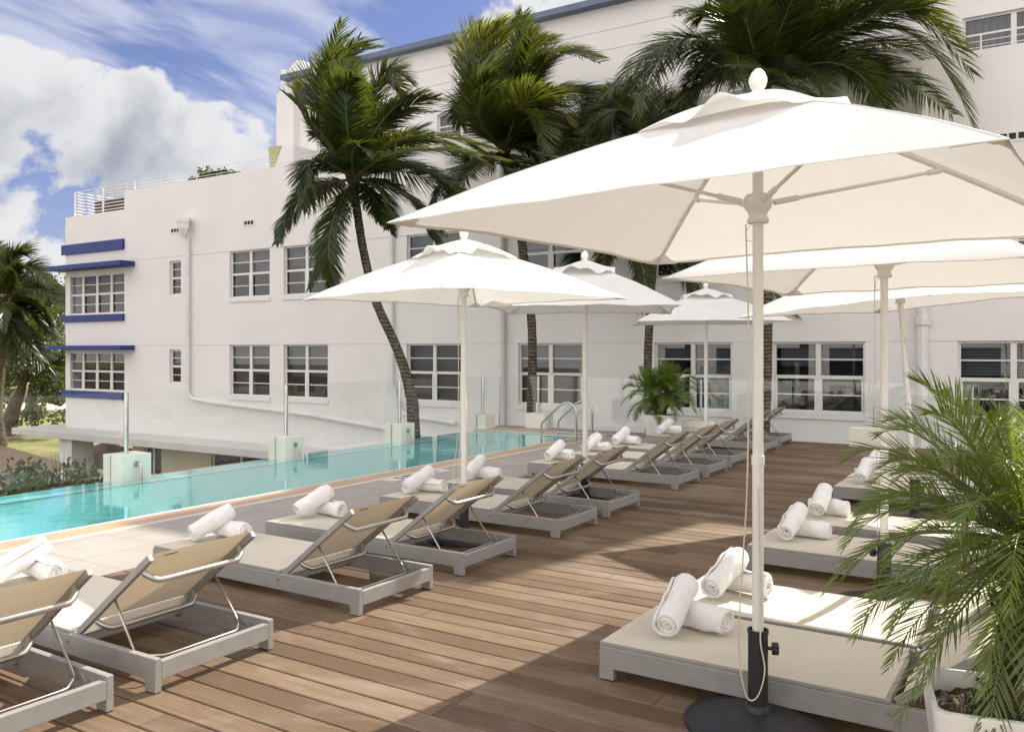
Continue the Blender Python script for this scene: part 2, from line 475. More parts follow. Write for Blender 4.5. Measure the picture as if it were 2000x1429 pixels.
def copy_tree(o, parent=None):
    c = o.copy(); COL.objects.link(c)
    if parent is not None: c.parent = parent
    for ch in list(o.children): copy_tree(ch, c)
    return c


# ------------------------------------------------------------------ setting: deck, paving, pool, ground
DX0, DX1, DY0, DY1, PITCH = -5.62, 7.0, -2.6, 15.2, .15
mb = MB(); y = DY0; rng = random.Random(3)
while y < DY1 - .05:
    x = DX0; first = True
    while x < DX1:
        ln = rng.uniform(2.2, 4.6) if not first else rng.uniform(.8, 4.2)
        x1 = min(x + ln, DX1); first = False
        w0, w1 = y + .004, min(y + PITCH - .004, DY1)
        zt = rng.uniform(-.0012, .0012); r_ = .004
        x0_, x1_ = x + .0015, x1 - .0015
        prof = [(w0, -.03), (w0, zt - r_), (w0 + r_, zt), (w1 - r_, zt), (w1, zt - r_), (w1, -.03)]
        vs = [(x0_, a, b) for a, b in prof] + [(x1_, a, b) for a, b in prof]
        mb.add(vs, [(i, i + 1, i + 7, i + 6) for i in range(5)] + [(0, 1, 2, 3, 4, 5), (11, 10, 9, 8, 7, 6)])
        x = x1
    y += PITCH
mb.build('deck', 'deck_wood', kind='structure')
mb = MB(); mb.box((DX0, DY0, -.2), (DX1, DY1, -.034)); mb.build('deck_base', 'under_deck', kind='structure')

PX0, PX1, PY0, PY1, PZ = -9.52, -7.33, -5.0, 14.15, -.50
mb = MB()
mb.box((-6.9, -5, -.3), (-5.628, 15.2, .0))
mb.box((-9.86, 14.62, -.3), (-6.904, 15.2, .0))
mb.build('paving', 'paver', kind='structure')
mb = MB()
for a, b in ((-7.33, -7.27), (-6.99, -6.904)): mb.box((a, -5, -.3), (b, 14.20, .003))
mb.box((-9.86, 14.15, -.3), (-7.334, 14.22, .003)); mb.box((-9.86, 14.54, -.3), (-6.904, 14.616, .003))
mb.mi = 1
for i in range(9):
    a = -7.266 + i * .0303; mb.box((a, -5, -.05), (a + .0215, 14.20, -.001))
    b = 14.224 + i * .0348; mb.box((-9.86, b, -.05), (-7.0, b + .025, -.001))
mb.mi = 2
mb.box((-7.266, -5, -.3), (-6.994, 14.2, -.03)); mb.box((-9.86, 14.224, -.3), (-7.0, 14.536, -.03))
mb.build('pool_edge', ['coping_stone', 'grate', 'grate_slot'], kind='structure')
mb = MB()
mb.quad((PX0, PY0, PZ), (PX1, PY0, PZ), (PX1, PY1, PZ), (PX0, PY1, PZ))
mb.quad((PX1 - .001, PY0, PZ), (PX1 - .001, PY0, -.028), (PX1 - .001, PY1, -.028), (PX1 - .001, PY1, PZ))
mb.quad((PX0, PY1 - .001, PZ), (PX0, PY1 - .001, -.028), (PX1, PY1 - .001, -.028), (PX1, PY1 - .001, PZ))
mb.box((-9.86, PY0, -4.3), (PX0, 15.2, -.075))
mb.box((-9.86, PY0, -.0745), (-9.80, 14.15, -.045))
mb.build('pool_shell', 'pool_tile', kind='structure')
mb = MB(); mb.box((-9.55, PY0, -.0735), (-9.515, PY1, -.071)); mb.build('overflow_slot', 'vent_dark', kind='structure')
mb = MB(); nx, ny = 6, 40
mb.quad((-9.862, PY0, -.03), (PX1 - .002, PY0, -.03), (PX1 - .002, PY1 - .002, -.03), (-9.862, PY1 - .002, -.03))
mb.build('pool_water', 'pool_water', kind='structure')

GZ = -4.0
mb = MB(); mb.quad((-600, -200, GZ), (400, -200, GZ), (400, 900, GZ), (-600, 900, GZ)); mb.build('lawn', 'lawn', kind='structure')
mb = MB(); mb.quad((-45, -10, GZ + .004), (14, -10, GZ + .004), (14, 40, GZ + .004), (-45, 40, GZ + .004)); mb.quad((-260, -200, GZ + .004), (60, -200, GZ + .004), (60, -10.004, GZ + .004), (-260, -10.004, GZ + .004)); mb.build('garden_ground', 'dirt', kind='structure')  # quad behind the camera: unseen dark ground added to dim the window reflections
# pale promenade beyond the lawn, seen past the corner of the hotel
fwv = Vector((-math.sin(YAW), math.cos(YAW), 0)); rtv = Vector((math.cos(YAW), math.sin(YAW), 0))


def cam_xy(d, off, z): return fwv * d + rtv * off + Vector((0, 0, z))


mb = MB(); mb.quad(cam_xy(80, -90, GZ + .006), cam_xy(80, -20, GZ + .006), cam_xy(91, -20, GZ + .006), cam_xy(91, -90, GZ + .006)); mb.build('promenade_path', 'sand_path', kind='structure')
mb = MB(); mb.prism([cam_xy(93, -95, GZ), cam_xy(93, -18, GZ), cam_xy(93, -18, GZ + 1.5), cam_xy(93, -95, GZ + 1.5)], fwv * .6)
tag(mb.build('garden_wall', 'stone_grey', org=cam_xy(93, -55, GZ)), 'long low grey stone wall beyond the lawn and pale promenade', 'wall')

# ------------------------------------------------------------------ hotel
FY, UY, XL, XR = 18.0, 20.0, -30.86, 14.0
ZLOW, ZPAR, ZTER, ZROOF = -1.25, 7.08, 6.45, 10.4
hotel = thing('hotel_building', 'white art deco hotel with blue canopies and rows of paned windows behind the pool', 'building', (-9, FY, GZ))
HO = (-9, FY, GZ)


def wall_cells(mb, x0, x1, z0, z1, Y, openings, depth=.14):
    """front wall in the XZ plane; openings = (xa, xb, za, zb, depth, has_back)"""
    xs = sorted({x0, x1, *[c for o in openings for c in o[:2]]}); zs = sorted({z0, z1, *[c for o in openings for c in o[2:4]]})
    xs = [x for x in xs if x0 <= x <= x1]; zs = [z for z in zs if z0 <= z <= z1]
    for i in range(len(xs) - 1):
        for j in range(len(zs) - 1):
            cx, cz = (xs[i] + xs[i + 1]) / 2, (zs[j] + zs[j + 1]) / 2
            if any(o[0] < cx < o[1] and o[2] < cz < o[3] for o in openings): continue
            mb.quad((xs[i], Y, zs[j]), (xs[i + 1], Y, zs[j]), (xs[i + 1], Y, zs[j + 1]), (xs[i], Y, zs[j + 1]))
    for xa, xb, za, zb, d, back in openings:
        mb.quad((xa, Y, za), (xa, Y, zb), (xa, Y + d, zb), (xa, Y + d, za)); mb.quad((xb, Y, zb), (xb, Y, za), (xb, Y + d, za), (xb, Y + d, zb))
        mb.quad((xa, Y, zb), (xb, Y, zb), (xb, Y + d, zb), (xa, Y + d, zb)); mb.quad((xb, Y, za), (xa, Y, za), (xa, Y + d, za), (xb, Y + d, za))
        if back: mb.quad((xa, Y + d, za), (xb, Y + d, za), (xb, Y + d, zb), (xa, Y + d, zb))


wrng = random.Random(12)


def window(xa, xb, za, zb, Y, cols=2, cover='blind', frac=1.0, sill=True, rows=4, fw=.045):
    """paired sash window set back in its opening: frame > pane, blind or curtain, sill"""
    Yf = Y + .075; mb = MB(); d0, d1 = Yf, Yf + .06
    mb.box((xa, d0, za), (xa + fw, d1, zb)); mb.box((xb - fw, d0, za), (xb, d1, zb))
    mb.box((xa + fw, d0, zb - fw), (xb - fw, d1, zb)); mb.box((xa + fw, d0, za), (xb - fw, d1, za + fw))
    cw = (xb - xa) / cols
    for i in range(1, cols):
        x = xa + cw * i; mb.box((x - .05, d0 - .012, za + fw), (x + .05, d1 - .01, zb - fw))
    for i in range(cols):
        c0 = xa + cw * i + (fw if i == 0 else .05); c1 = xa + cw * (i + 1) - (fw if i == cols - 1 else .05)
        for k in range(1, rows):
            z = za + (zb - za) * k / rows; mid = (k * 2 == rows)
            hw = .034 if mid else .013
            mb.box((c0, d0 + .006 - (.01 if mid else 0), z - hw), (c1, d1 - .014, z + hw))
        zm = (za + zb) / 2      # lower sash stands a little proud
        mb.box((c0, d0 - .014, za + fw), (c0 + .028, d0 - .002, zm)); mb.box((c1 - .028, d0 - .014, za + fw), (c1, d0 - .002, zm))
    w = mb.build('window', 'window_frame', hotel, HO)
    g = MB(); g.quad((xa + fw, d0 + .034, za + fw), (xb - fw, d0 + .034, za + fw), (xb - fw, d0 + .034, zb - fw), (xa + fw, d0 + .034, zb - fw))
    g.build('pane', 'window_glass', w, HO)
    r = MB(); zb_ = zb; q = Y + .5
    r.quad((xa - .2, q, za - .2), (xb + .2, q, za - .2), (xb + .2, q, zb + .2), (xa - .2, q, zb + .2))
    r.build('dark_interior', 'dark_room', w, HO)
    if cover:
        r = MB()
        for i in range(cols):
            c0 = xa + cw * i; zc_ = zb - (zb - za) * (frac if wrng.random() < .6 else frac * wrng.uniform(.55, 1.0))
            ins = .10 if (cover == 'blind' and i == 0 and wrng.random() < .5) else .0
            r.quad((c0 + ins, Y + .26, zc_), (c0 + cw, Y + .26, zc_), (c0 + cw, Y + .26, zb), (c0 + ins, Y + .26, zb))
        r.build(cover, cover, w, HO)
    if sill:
        s_ = MB(); s_.box((xa - .03, Y - .035, za - .13), (xb + .03, Y + .07, za - .002)); s_.build('sill', 'stucco', w, HO)


XP = dict(A=(-21.82, -20.02), B=(-19.42, -17.62), C=(-14.72, -12.94), D=(-11.20, -9.42), E=(-7.60, -5.84), F=(-4.96, -3.17), G=(-1.54, .26), H=(3.3, 5.1), I=(7.2, 9.0))
zlo = dict(A=.17, B=.17, C=.22, D=.25, E=.27, F=.31, G=.31, H=.31, I=.31)
GT1, GT2 = 1.745, 4.655
lowW = [(*XP[k], zlo[k], GT1) for k in XP]
upW = [(*XP[k], 3.20, GT2) for k in XP]
smallW = [(-24.80, -24.20, .48, 1.60), (-24.80, -24.20, 3.38, 4.52)]
BX0, BX1 = -30.70, -27.25
bayW = [(BX0, BX1, .14, 1.50), (BX0, BX1, 2.87, 4.28)]
ops = [(a, b, c, d, .14, False) for a, b, c, d in lowW + upW + smallW + bayW]
gx = sorted([XP[k] for k in XP])
for zg in (GT1, GT2):
    edges = [-27.0] + [e for ab in gx for e in ab] + [XR]
    for i in range(0, len(edges), 2):
        if edges[i + 1] - edges[i] > .05: ops.append((edges[i], edges[i + 1], zg - .02, zg, .02, True))
mb = MB(); wall_cells(mb, XL, XR, ZLOW, ZPAR, FY, [o for o in ops])
# cut back the terrace end of the parapet: a lower parapet at the far end
mbw = MB()
ops_t = [o for o in ops]
wall_cells(mbw, -27.27, XR, ZLOW, ZPAR, FY, [o for o in ops_t if o[0] >= -27.27])
wall_cells(mbw, XL, -27.27, ZLOW, ZTER, FY, [o for o in ops_t if o[1] <= -27.2])
mbw.box((XL, FY + .002, ZLOW), (XL + .3, 30, ZTER)); mbw.box((XL + .3, 29.7, GZ), (XR, 30, ZPAR)); mbw.box((XR - .3, FY + .002, GZ), (XR, 29.7, ZPAR))
mbw.box((-27.27, FY + .3, 5.7), (-27.0, 29.7, ZPAR))
mbw.box((-27.0, FY + .002, ZPAR - .25), (XR - .3, FY + .3, ZPAR))
mbw.box((XL + .3, FY + .002, ZTER - .25), (-27.272, FY + .3, ZTER))
mbw.build('wall', 'stucco', hotel, HO)
mb = MB(); mb.box((XL + .31, FY + .31, 5.9), (XR - .31, 29.69, 6.1)); mb.build('roof', 'ledge_concrete', hotel, HO)
for i, (a, b, c, d) in enumerate(lowW): window(a, b, c, d, FY, cover='blind', frac=[.95, .6, 1.0, .5, .48, .5, .45, .5, .5][i])
for i, (a, b, c, d) in enumerate(upW): window(a, b, c, d, FY, cover='blind', frac=[.45, .4, .3, .4, .5, .4, .5, .5, .5][i])
for a, b, c, d in smallW: window(a, b, c, d, FY, cols=1, cover='blind', sill=False, frac=.6, fw=.06)
for a, b, c, d in bayW: window(a, b, c, d, FY, cols=4, cover=None, sill=False)
# blue canopies, bands and sills on the bay
for zt, th, dp, nm in ((4.62, .17, .58, 'canopy'), (1.74, .15, .58, 'canopy')):
    mb = MB(); mb.box((-31.1, FY - dp, zt - th), (-26.66, FY - .002, zt)); mb.box((-31.1, FY - .002, zt - th), (XL - .002, FY + 2.2, zt)); mb.build(nm, 'blue_paint', hotel, HO, bevel=.02)
for z0, z1, nm in ((2.60, 2.84, 'sill_band'), (-.14, .11, 'sill_band'), (5.07, 5.43, 'blue_band')):
    mb = MB(); mb.box((-31.0, FY - .09, z0), (-27.25, FY - .002, z1)); mb.build(nm, 'blue_paint', hotel, HO, bevel=.01)
# lower storey, ledge and column
mb = MB()
lw = [(-27.0, -26.0, -3.9, -1.65), (-23.4, -20.6, -3.9, -1.65), (-17.5, -15.5, -3.9, -1.65)]
wall_cells(mb, -27.6, XR, GZ, ZLOW - .12, FY + .55, [(a, b, c, d, .12, False) for a, b, c, d in lw])
mb.box((-27.6, FY + .552, GZ), (-27.3, FY + 7, ZLOW - .12)); mb.build('lower_wall', 'stucco_yellow', hotel, HO)
mb = MB(); mb.box((XL + .31, FY + .61, ZLOW - .2), (XR - .31, 29.69, ZLOW)); mb.build('floor_slab', 'stucco', hotel, HO)
mb = MB(); mb.box((-32.2, FY - 1.25, ZLOW - .24), (XR, FY + .6, ZLOW - .001)); mb.build('ledge', 'ledge_concrete', hotel, HO, bevel=.02)
mb = MB(); mb.box((-29.6, FY - .95, GZ), (-28.85, FY - .15, ZLOW - .241)); mb.build('column', 'stucco', hotel, HO)
for a, b, c, d in lw: window(a, b, c, d, FY + .55, cols=2, cover='curtain', sill=False, rows=2, fw=.08)


def pipe(pts, r, nm='downpipe', seg=8):
    m_ = MB(); m_.tube(pts, r, seg); return m_.build(nm, 'white_pipe', hotel, HO, smooth=True)


YP = FY - .10
pipe([(-23.72, YP, 5.25), (-23.72, YP, .32), (-23.70, YP, .18), (-23.58, YP, .06), (-23.4, YP, .0), pY(420, 786, YP), pY(600, 809, YP), pY(735, 833, YP), pY(880, 858, YP)], .066)
mb = MB(); mb.lathe([(.09, 0), (.10, .05), (.24, .30), (.24, .46), (.27, .47), (.27, .62), (.25, .64), (.20, .60)], (-23.72, FY - .27, 5.2), 4, None); mb.build('hopper_head', 'white_pipe', hotel, HO)
pipe([(-15.17, YP, 6.9), (-15.17, YP, .7), pY(779, 790, YP), pY(786, 806, YP), pY(800, 812, YP), pY(890, 826, YP)], .060)
pipe([(-11.62, YP, 6.9), (-11.62, YP, -1.2)], .085)
pipe([(-2.13, YP, 6.9), (-2.13, YP, 2.2)], .10); pipe([(-2.13, YP, 2.2), (-2.13, YP, 2.05)], .14, 'pipe_collar'); pipe([(-2.13, YP, 2.05), (-2.13, YP, -1.2)], .10)


def vent(px, py, Y=FY, n=3, w=.11, h=.11):
    p_ = pY(px, py, Y); mb = MB(); mb.box((p_.x - .26, Y - .015, p_.z - .10), (p_.x + .26, Y - .002, p_.z + .10)); fr = mb.build('vent', 'stucco', hotel, HO)
    mb = MB()
    for i in range(n): mb.box((p_.x - .21 + i * .145, Y - .02, p_.z - h / 2), (p_.x - .21 + i * .145 + w, Y - .016, p_.z + h / 2))
    mb.build('grille', 'vent_dark', fr, HO)


vent(343, 450); vent(487, 435); vent(1979, 266)
# upper storey, set back
UW = [(-20.05, -18.3), (-15.22, -13.55), (-10.6, -8.9), (-6.2, -4.5), (-1.62, .2), (3.2, 5.0), (7.0, 8.8)]
uo = [(a, b, 7.0, 8.42, .14, False) for a, b in UW] + [(-20.6, XR, 9.28, 9.30, .02, True), (-20.6, XR, 9.78, 9.80, .02, True)]
mb = MB(); UXL = pY(556, 300, UY).x
wall_cells(mb, UXL, XR, 6.0, ZROOF, UY, uo)
mb.box((UXL, UY + .002, 6.0), (UXL + .3, 30.5, ZROOF)); mb.box((XR - .3, UY + .002, 6.0), (XR, 30.5, ZROOF))
mb.build('upper_wall', 'stucco', hotel, HO)
mb = MB(); mb.box((pY(547, 170, UY - .3).x, UY - .30, ZROOF + .001), (XR, 30.5, ZROOF + .16)); mb.build('roof_edge', 'roof_edge', hotel, HO)
for a, b in UW: window(a, b, 7.0, 8.42, UY, cover='curtain', sill=False)
# pilaster with chamfered top, roof fin, boxy stair head
mb = MB(); mb.prism([pY(x, y, UY - .25) for x, y in ((540, 345), (573, 340), (573, 190), (566, 176), (550, 176), (540, 186))], (0, .248, 0)); mb.build('pilaster', 'stucco', hotel, HO)
poly = [pY(x, y, 21.0) for x, y in ((549, 166), (549, 136), (563, 137), (578, 118), (590, 118), (590, 158))]
mb = MB(); mb.prism(poly, (0, 3.2, 0)); mb.build('roof_fin', 'stucco', hotel, HO)
poly = [pY(x, y, 19.6) for x, y in ((607, 162), (607, 140), (616, 136), (624, 136), (624, 160))]
mb = MB(); mb.prism(poly, (0, 2.4, 0)); mb.build('roof_fin', 'stucco', hotel, HO)
mb = MB()
a, b, c, d = [pY(x, y, 18.9) for x, y in ((525, 330), (525, 287), (573, 283), (573, 326))]
mb.prism([a, b, c, d], (0, 1.0, 0)); mb.build('stair_head', 'stucco', hotel, HO)
mb = MB(); mb.prism([pY(x, y, 18.88) for x, y in ((525, 330), (525, 287), (550, 284), (536, 322), (536, 328))], (0, .019, 0)); mb.build('stair_panel', 'stucco_olive', hotel, HO)
# unseen block added above the frame, sized to shade far deck and parasols
mb = MB(); mb.box((-4.3, UY + .01, ZROOF + .161), (-.35, 27, 13.35)); mb.build('roof_shade_block', 'stucco', hotel, HO)


def railing(pts, h, n, r=.012, posts=None, name='railing'):
    mb = MB()
    for k in range(n):
        z = h * (k + 1) / n
        mb.tube([Vector(p) + Vector((0, 0, z)) for p in pts], r, 5)
    for p in (posts or pts): mb.tube([p, Vector(p) + Vector((0, 0, h))], r * 2.2, 6)
    return mb.build(name, 'white_pipe', hotel, HO)


railing([(-27.3, FY + .15, ZTER), (-30.5, FY + .15, ZTER), (-30.5, FY + 3, ZTER)], .92, 8, .018, [(-30.5, FY + .15, ZTER), (-28.75, FY + .15, ZTER), (-30.5, FY + 1.6, ZTER)], 'terrace_railing')
railing([(-27.2, FY + .15, ZPAR), (XR, FY + .15, ZPAR)], .34, 3, .008, [(x, FY + .15, ZPAR) for x in (-26.9, -23.6, -21.3, -20.2, -17, -14, -11, -8, -5, -1.17, 2, 5)], 'parapet_railing')

# wicker sofa on the end terrace and shrub on the roof
so_ = thing('roof_sofa', 'dark wicker sofa with pale cushion behind the white terrace railing', 'sofa', (-29.0, FY + 1.1, 6.1))
o_ = (-29.0, FY + 1.1, 6.1)
mb = MB(); mb.prism([(-30.0, FY + .62, 6.35), (-27.75, FY + .62, 6.35), (-27.75, FY + .62, 6.75), (-28.0, FY + .62, 7.08), (-30.05, FY + .62, 7.08)], (0, .2, 0)); mb.build('backrest', 'wicker', so_, o_, bevel=.03)
mb = MB(); mb.box((-30.0, FY + .83, 6.32), (-27.75, FY + 1.6, 6.5)); mb.build('seat', 'wicker', so_, o_, bevel=.02)
mb = MB(); mb.prism([(-27.95, FY + .55, 6.6), (-27.55, FY + .55, 6.6), (-27.55, FY + .55, 6.75), (-27.85, FY + .55, 7.02), (-27.95, FY + .55, 7.0)], (0, .9, 0)); mb.build('cushion', 'cushion', so_, o_, bevel=.03)
for x in (-29.9, -27.9):
    for yy in (.7, 1.5):
        mb = MB(); mb.box((x, FY + yy, 6.1), (x + .07, FY + yy + .07, 6.319)); mb.build('leg', 'wicker', so_, o_)


def leafball(mb, c, rad, n, size, rng, flat=1.0):
    for _ in range(n):
        while True:
            p = Vector((rng.uniform(-1, 1), rng.uniform(-1, 1), rng.uniform(-1, 1)))
            if .25 < p.length < 1: break
        p = Vector((p.x * rad[0], p.y * rad[1], p.z * rad[2])) + Vector(c)
        nrm = Vector((rng.gauss(0, 1), rng.gauss(0, 1), rng.gauss(.5, 1))).normalized()
        u = nrm.orthogonal().normalized(); u.rotate(Matrix.Rotation(rng.uniform(0, 6.28), 3, nrm)); w = nrm.cross(u)
        s_ = size * rng.uniform(.6, 1.3)
        mb.add([p - u * s_, p + w * s_ * .55 - u * s_ * .1 + nrm * s_ * .1, p + u * s_, p - w * s_ * .55 - u * s_ * .1 + nrm * s_ * .1], [(0, 1, 2, 3)])


rg = random.Random(5)
bx = pY(420, 345, FY + .8)
mb = MB()
for i in range(46):
    x = bx.x + rg.uniform(-1.15, 1.2); h = rg.uniform(.25, .62) * (1 - abs(x - bx.x + .1) / 1.9)
    yy = FY + .8 + rg.uniform(-.3, .3)
    mb.tube([(x, yy, 6.9), (x + rg.uniform(-.1, .1), yy, 7.1 + h)], .012, 4)
    leafball(mb, (x, yy, 7.1 + h * .65), (.15, .12, h * .5), 22, .075, rg)
tag(mb.build('rooftop_shrub', 'tree_leaf', org=(bx.x, FY + .8, 6.2)), 'small spiky green shrub poking above the white parapet beside the roof railing', 'shrub')
mb = MB(); mb.box((bx.x - 1.25, FY + .45, 6.1), (bx.x + 1.25, FY + 1.15, 6.86)); tag(mb.build('roof_planter', 'planter_white', org=(bx.x, FY + .8, 6.1)), 'white planter trough hidden behind the roof parapet under the spiky shrub', 'planter')

# opposite wing, seen only as the reflection in the windows and as bounce light
opp = thing('guest_wing', 'pale guest wing with rows of windows seen reflected in the hotel windows', 'building', (0, -13, GZ))
mb = MB(); wn = []
for k in range(-7, 8):
    for zz in (.2, 3.2): wn.append((k * 3.2 - .9, k * 3.2 + .9, zz, zz + 1.5, .12, True))
m2_ = MB(); wall_cells(m2_, -24, 26, GZ, 6.6, 0, wn)
m2_.v = [(-x, -13 - y_, z) for x, y_, z in m2_.v]
m2_.build('wall', 'stucco', opp, (0, -13, GZ))
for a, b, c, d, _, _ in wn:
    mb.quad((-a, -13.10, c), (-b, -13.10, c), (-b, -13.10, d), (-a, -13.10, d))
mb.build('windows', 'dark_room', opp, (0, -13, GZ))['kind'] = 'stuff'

# ------------------------------------------------------------------ glass balustrade and pillars
GXc = -9.83
pill = []
PG = 'pillars along the glass balustrade'


def pillar(x0, x1, y0, y1, slot, h, label, spout=False):
    cx, cy_ = (x0 + x1) / 2, (y0 + y1) / 2
    t_ = thing('pool_pillar', label, 'pillar', (cx, cy_, -.05), 0, PG); og = (cx, cy_, -.05)
    mb = MB(); zb = -.6 if spout or x0 < -9.5 else .001
    if slot == 'x':
        mb.box((x0, y0, zb), (GXc - .012, y1, h)); mb.box((GXc + .012, y0, zb), (x1, y1, h))
    else:
        mb.box((x0, y0, zb), (x1, 15.05 - .012, h)); mb.box((x0, 15.05 + .012, zb), (x1, y1, h))
    mb.build('body', 'pillar_paint', t_, og, bevel=.004)
    if spout:
        mb = MB(); zc_ = h - .12
        mb.tube([(x1 - .004, cy_, zc_), (x1 + .05, cy_, zc_ + .012), (x1 + .085, cy_, zc_ - .01), (x1 + .10, cy_, zc_ - .05), (x1 + .10, cy_, -.06)], .017, 10)
        sp_ = mb.build('spout', 'steel', t_, og, smooth=True)
        mb = MB(); mb.tube([(x1 + .001, cy_, zc_), (x1 + .012, cy_, zc_)], .036, 14); mb.build('flange', 'steel', sp_, og, smooth=True)
    return t_


PYS = [(6.30, 6.72), (8.95, 9.33), (11.60, 11.98), (14.22, 14.58)]
for (a, b), lab, sp_ in zip(PYS, ('cream pillar with steel spout at the bright end of the pool nearest the camera', 'cream pillar with steel spout, second along the pool from the camera', 'cream pillar with steel spout standing beside the leaning coconut trunk', 'plain cream pillar at the far corner of the pool, no spout'), (1, 1, 1, 0)):
    pillar(-9.98, -9.62, a, b, 'x', .285, lab, bool(sp_))
FPX_ = [(-9.08, -8.62), (-5.72, -5.15), (-2.86, -2.15)]
for (a, b), lab in zip(FPX_, ('white block pillar on the end paving behind the pool ladder', 'white block pillar between the far potted palm and a parasol pole', 'low white block pillar at the deck end under the wide paned window')):
    pillar(a, b, 14.86, 15.19, 'y', .30, lab)


def fence(name, label, runs, posts, loc):
    t_ = thing(name, label, 'glass fence', loc)
    for (ax, ay), (bx_, by), z0, z1 in runs:
        d = Vector((bx_ - ax, by - ay, 0)).normalized(); nn = Vector((-d.y, d.x, 0)) * .006
        A, B = Vector((ax, ay, 0)), Vector((bx_, by, 0))
        mb = MB(); Z0, Z1 = Vector((0, 0, z0)), Vector((0, 0, z1))
        mb.quad(A + Z0, B + Z0, B + Z1, A + Z1); 
        mb.mi = 1
        for e, s_ in ((A, d), (B, -d)):
            mb.quad(e + Z0 - nn, e + Z0 + nn, e + Z1 + nn, e + Z1 - nn)
        mb.quad(A + Z1 - nn, B + Z1 - nn, B + Z1 + nn, A + Z1 + nn)
        mb.build('pane', ['fence_glass', 'glass_edge'], t_, loc)
    for x, y_, z0, z1, r in posts:
        mb = MB(); mb.tube([(x, y_, z0), (x, y_, z1)], r, 10); mb.build('post', 'post_metal', t_, loc, smooth=True)
    return t_


ys = [-4.0, -1.5, 1.1, 3.75] + [sum(p) / 2 for p in PYS]
runs = [((GXc, ys[i] + .012), (GXc, ys[i + 1] - .012), .02, 1.045) for i in range(len(ys) - 1)] + [((GXc, ys[-1] + .012), (GXc, 15.04), .02, 1.045)]
posts = [(GXc + .055, sum(p) / 2 - .03, .286, 1.045, .027) for p in PYS] + [(GXc, 15.05, .0, 1.05, .016)]
fence('glass_balustrade', 'clear glass balustrade along the outer edge of the blue pool', runs, posts, (GXc, 5, 0))
xs_ = [-9.80, -7.35, -5.45, -2.5, -1.03]
xs_ = [-9.80, -8.85, -5.435, -2.5, -1.02]
runs = [((xs_[i] + .012, 15.05), (xs_[i + 1] - .012, 15.05), .03, 1.045) for i in range(len(xs_) - 1)] + [((-1.0, 15.05), (-1.0, 13.75), .03, 1.045)]
posts = [(-8.85, 15.00, .301, 1.04, .022), (-5.435, 15.0, .301, 1.04, .022), (-2.5, 15.0, .301, 1.04, .014)]
fence('glass_windscreen', 'clear glass windscreen across the far end of the deck', runs, posts, (-5, 15.05, 0))

# pool ladder
ld = thing('pool_ladder', 'curved stainless steel pool ladder at the far corner of the pool', 'pool ladder', (-7.3, 13.3, 0))
lo = (-7.3, 13.3, 0)


def arc(pts, n=8):
    """smooth polyline through control points (Catmull-Rom)"""
    P = [Vector(p) for p in pts]; P = [P[0] * 2 - P[1]] + P + [P[-1] * 2 - P[-2]]; o = []
    for i in range(1, len(P) - 2):
        for k in range(n):
            s_ = k / n
            o.append(.5 * ((2 * P[i]) + (P[i + 1] - P[i - 1]) * s_ + (2 * P[i - 1] - 5 * P[i] + 4 * P[i + 1] - P[i + 2]) * s_ ** 2 + (-P[i - 1] + 3 * P[i] - 3 * P[i + 1] + P[i + 2]) * s_ ** 3))
    o.append(P[-2]); return o


for yy in (13.02, 13.62):
    mb = MB()
    mb.tube(arc([(-7.62, yy, -.48), (-7.62, yy, -.2), (-7.62, yy, .22), (-7.57, yy, .34), (-7.30, yy, .58), (-7.18, yy, .655), (-7.06, yy, .665), (-6.96, yy, .60), (-6.93, yy, .48), (-6.93, yy, .2), (-6.93, yy, .0)], 7), .021, 12)
    mb.build('handrail', 'steel', ld, lo, smooth=True)
    mb = MB(); mb.tube([(-7.62, yy, .09), (-6.93, yy, .09)], .018, 10); mb.build('crossbar', 'steel', ld, lo, smooth=True)
for k in range(2):
    mb = MB(); mb.box((-7.68, 13.04, -.16 - .2 * k), (-7.58, 13.60, -.14 - .2 * k)); mb.build('tread', 'steel', ld, lo)

# depth marker set in the paving
dm = thing('depth_marker', 'white tile depth marker lettered FT in the paving by the pool edge', 'depth marker', (-6.80, 8.5, 0))
mb = MB(); mb.box((-6.885, 7.95, .0005), (-6.70, 9.10, .004)); mb.build('tile', 'tile_white', dm, (-6.80, 8.5, 0))
fc = bpy.data.curves.new('lettering', 'FONT'); fc.body = '5 FT 0 IN'; fc.size = .20; fc.align_x = 'CENTER'; fc.align_y = 'CENTER'; fc.offset = .004
fo = bpy.data.objects.new('lettering', fc); COL.objects.link(fo); fc.materials.append(MATS['ink'])
lm = bpy.data.meshes.new_from_object(fo); bpy.data.objects.remove(fo); fo = bpy.data.objects.new('lettering', lm); COL.objects.link(fo)
fo.parent = dm; fo.location = (.008, .02, .0062); fo.rotation_euler = (0, 0, R(90))

# ------------------------------------------------------------------ sun loungers
LEN, HX, LW = 1.97, 1.31, .71          # foot at x=0, hinge at HX, head end at LEN, width along y


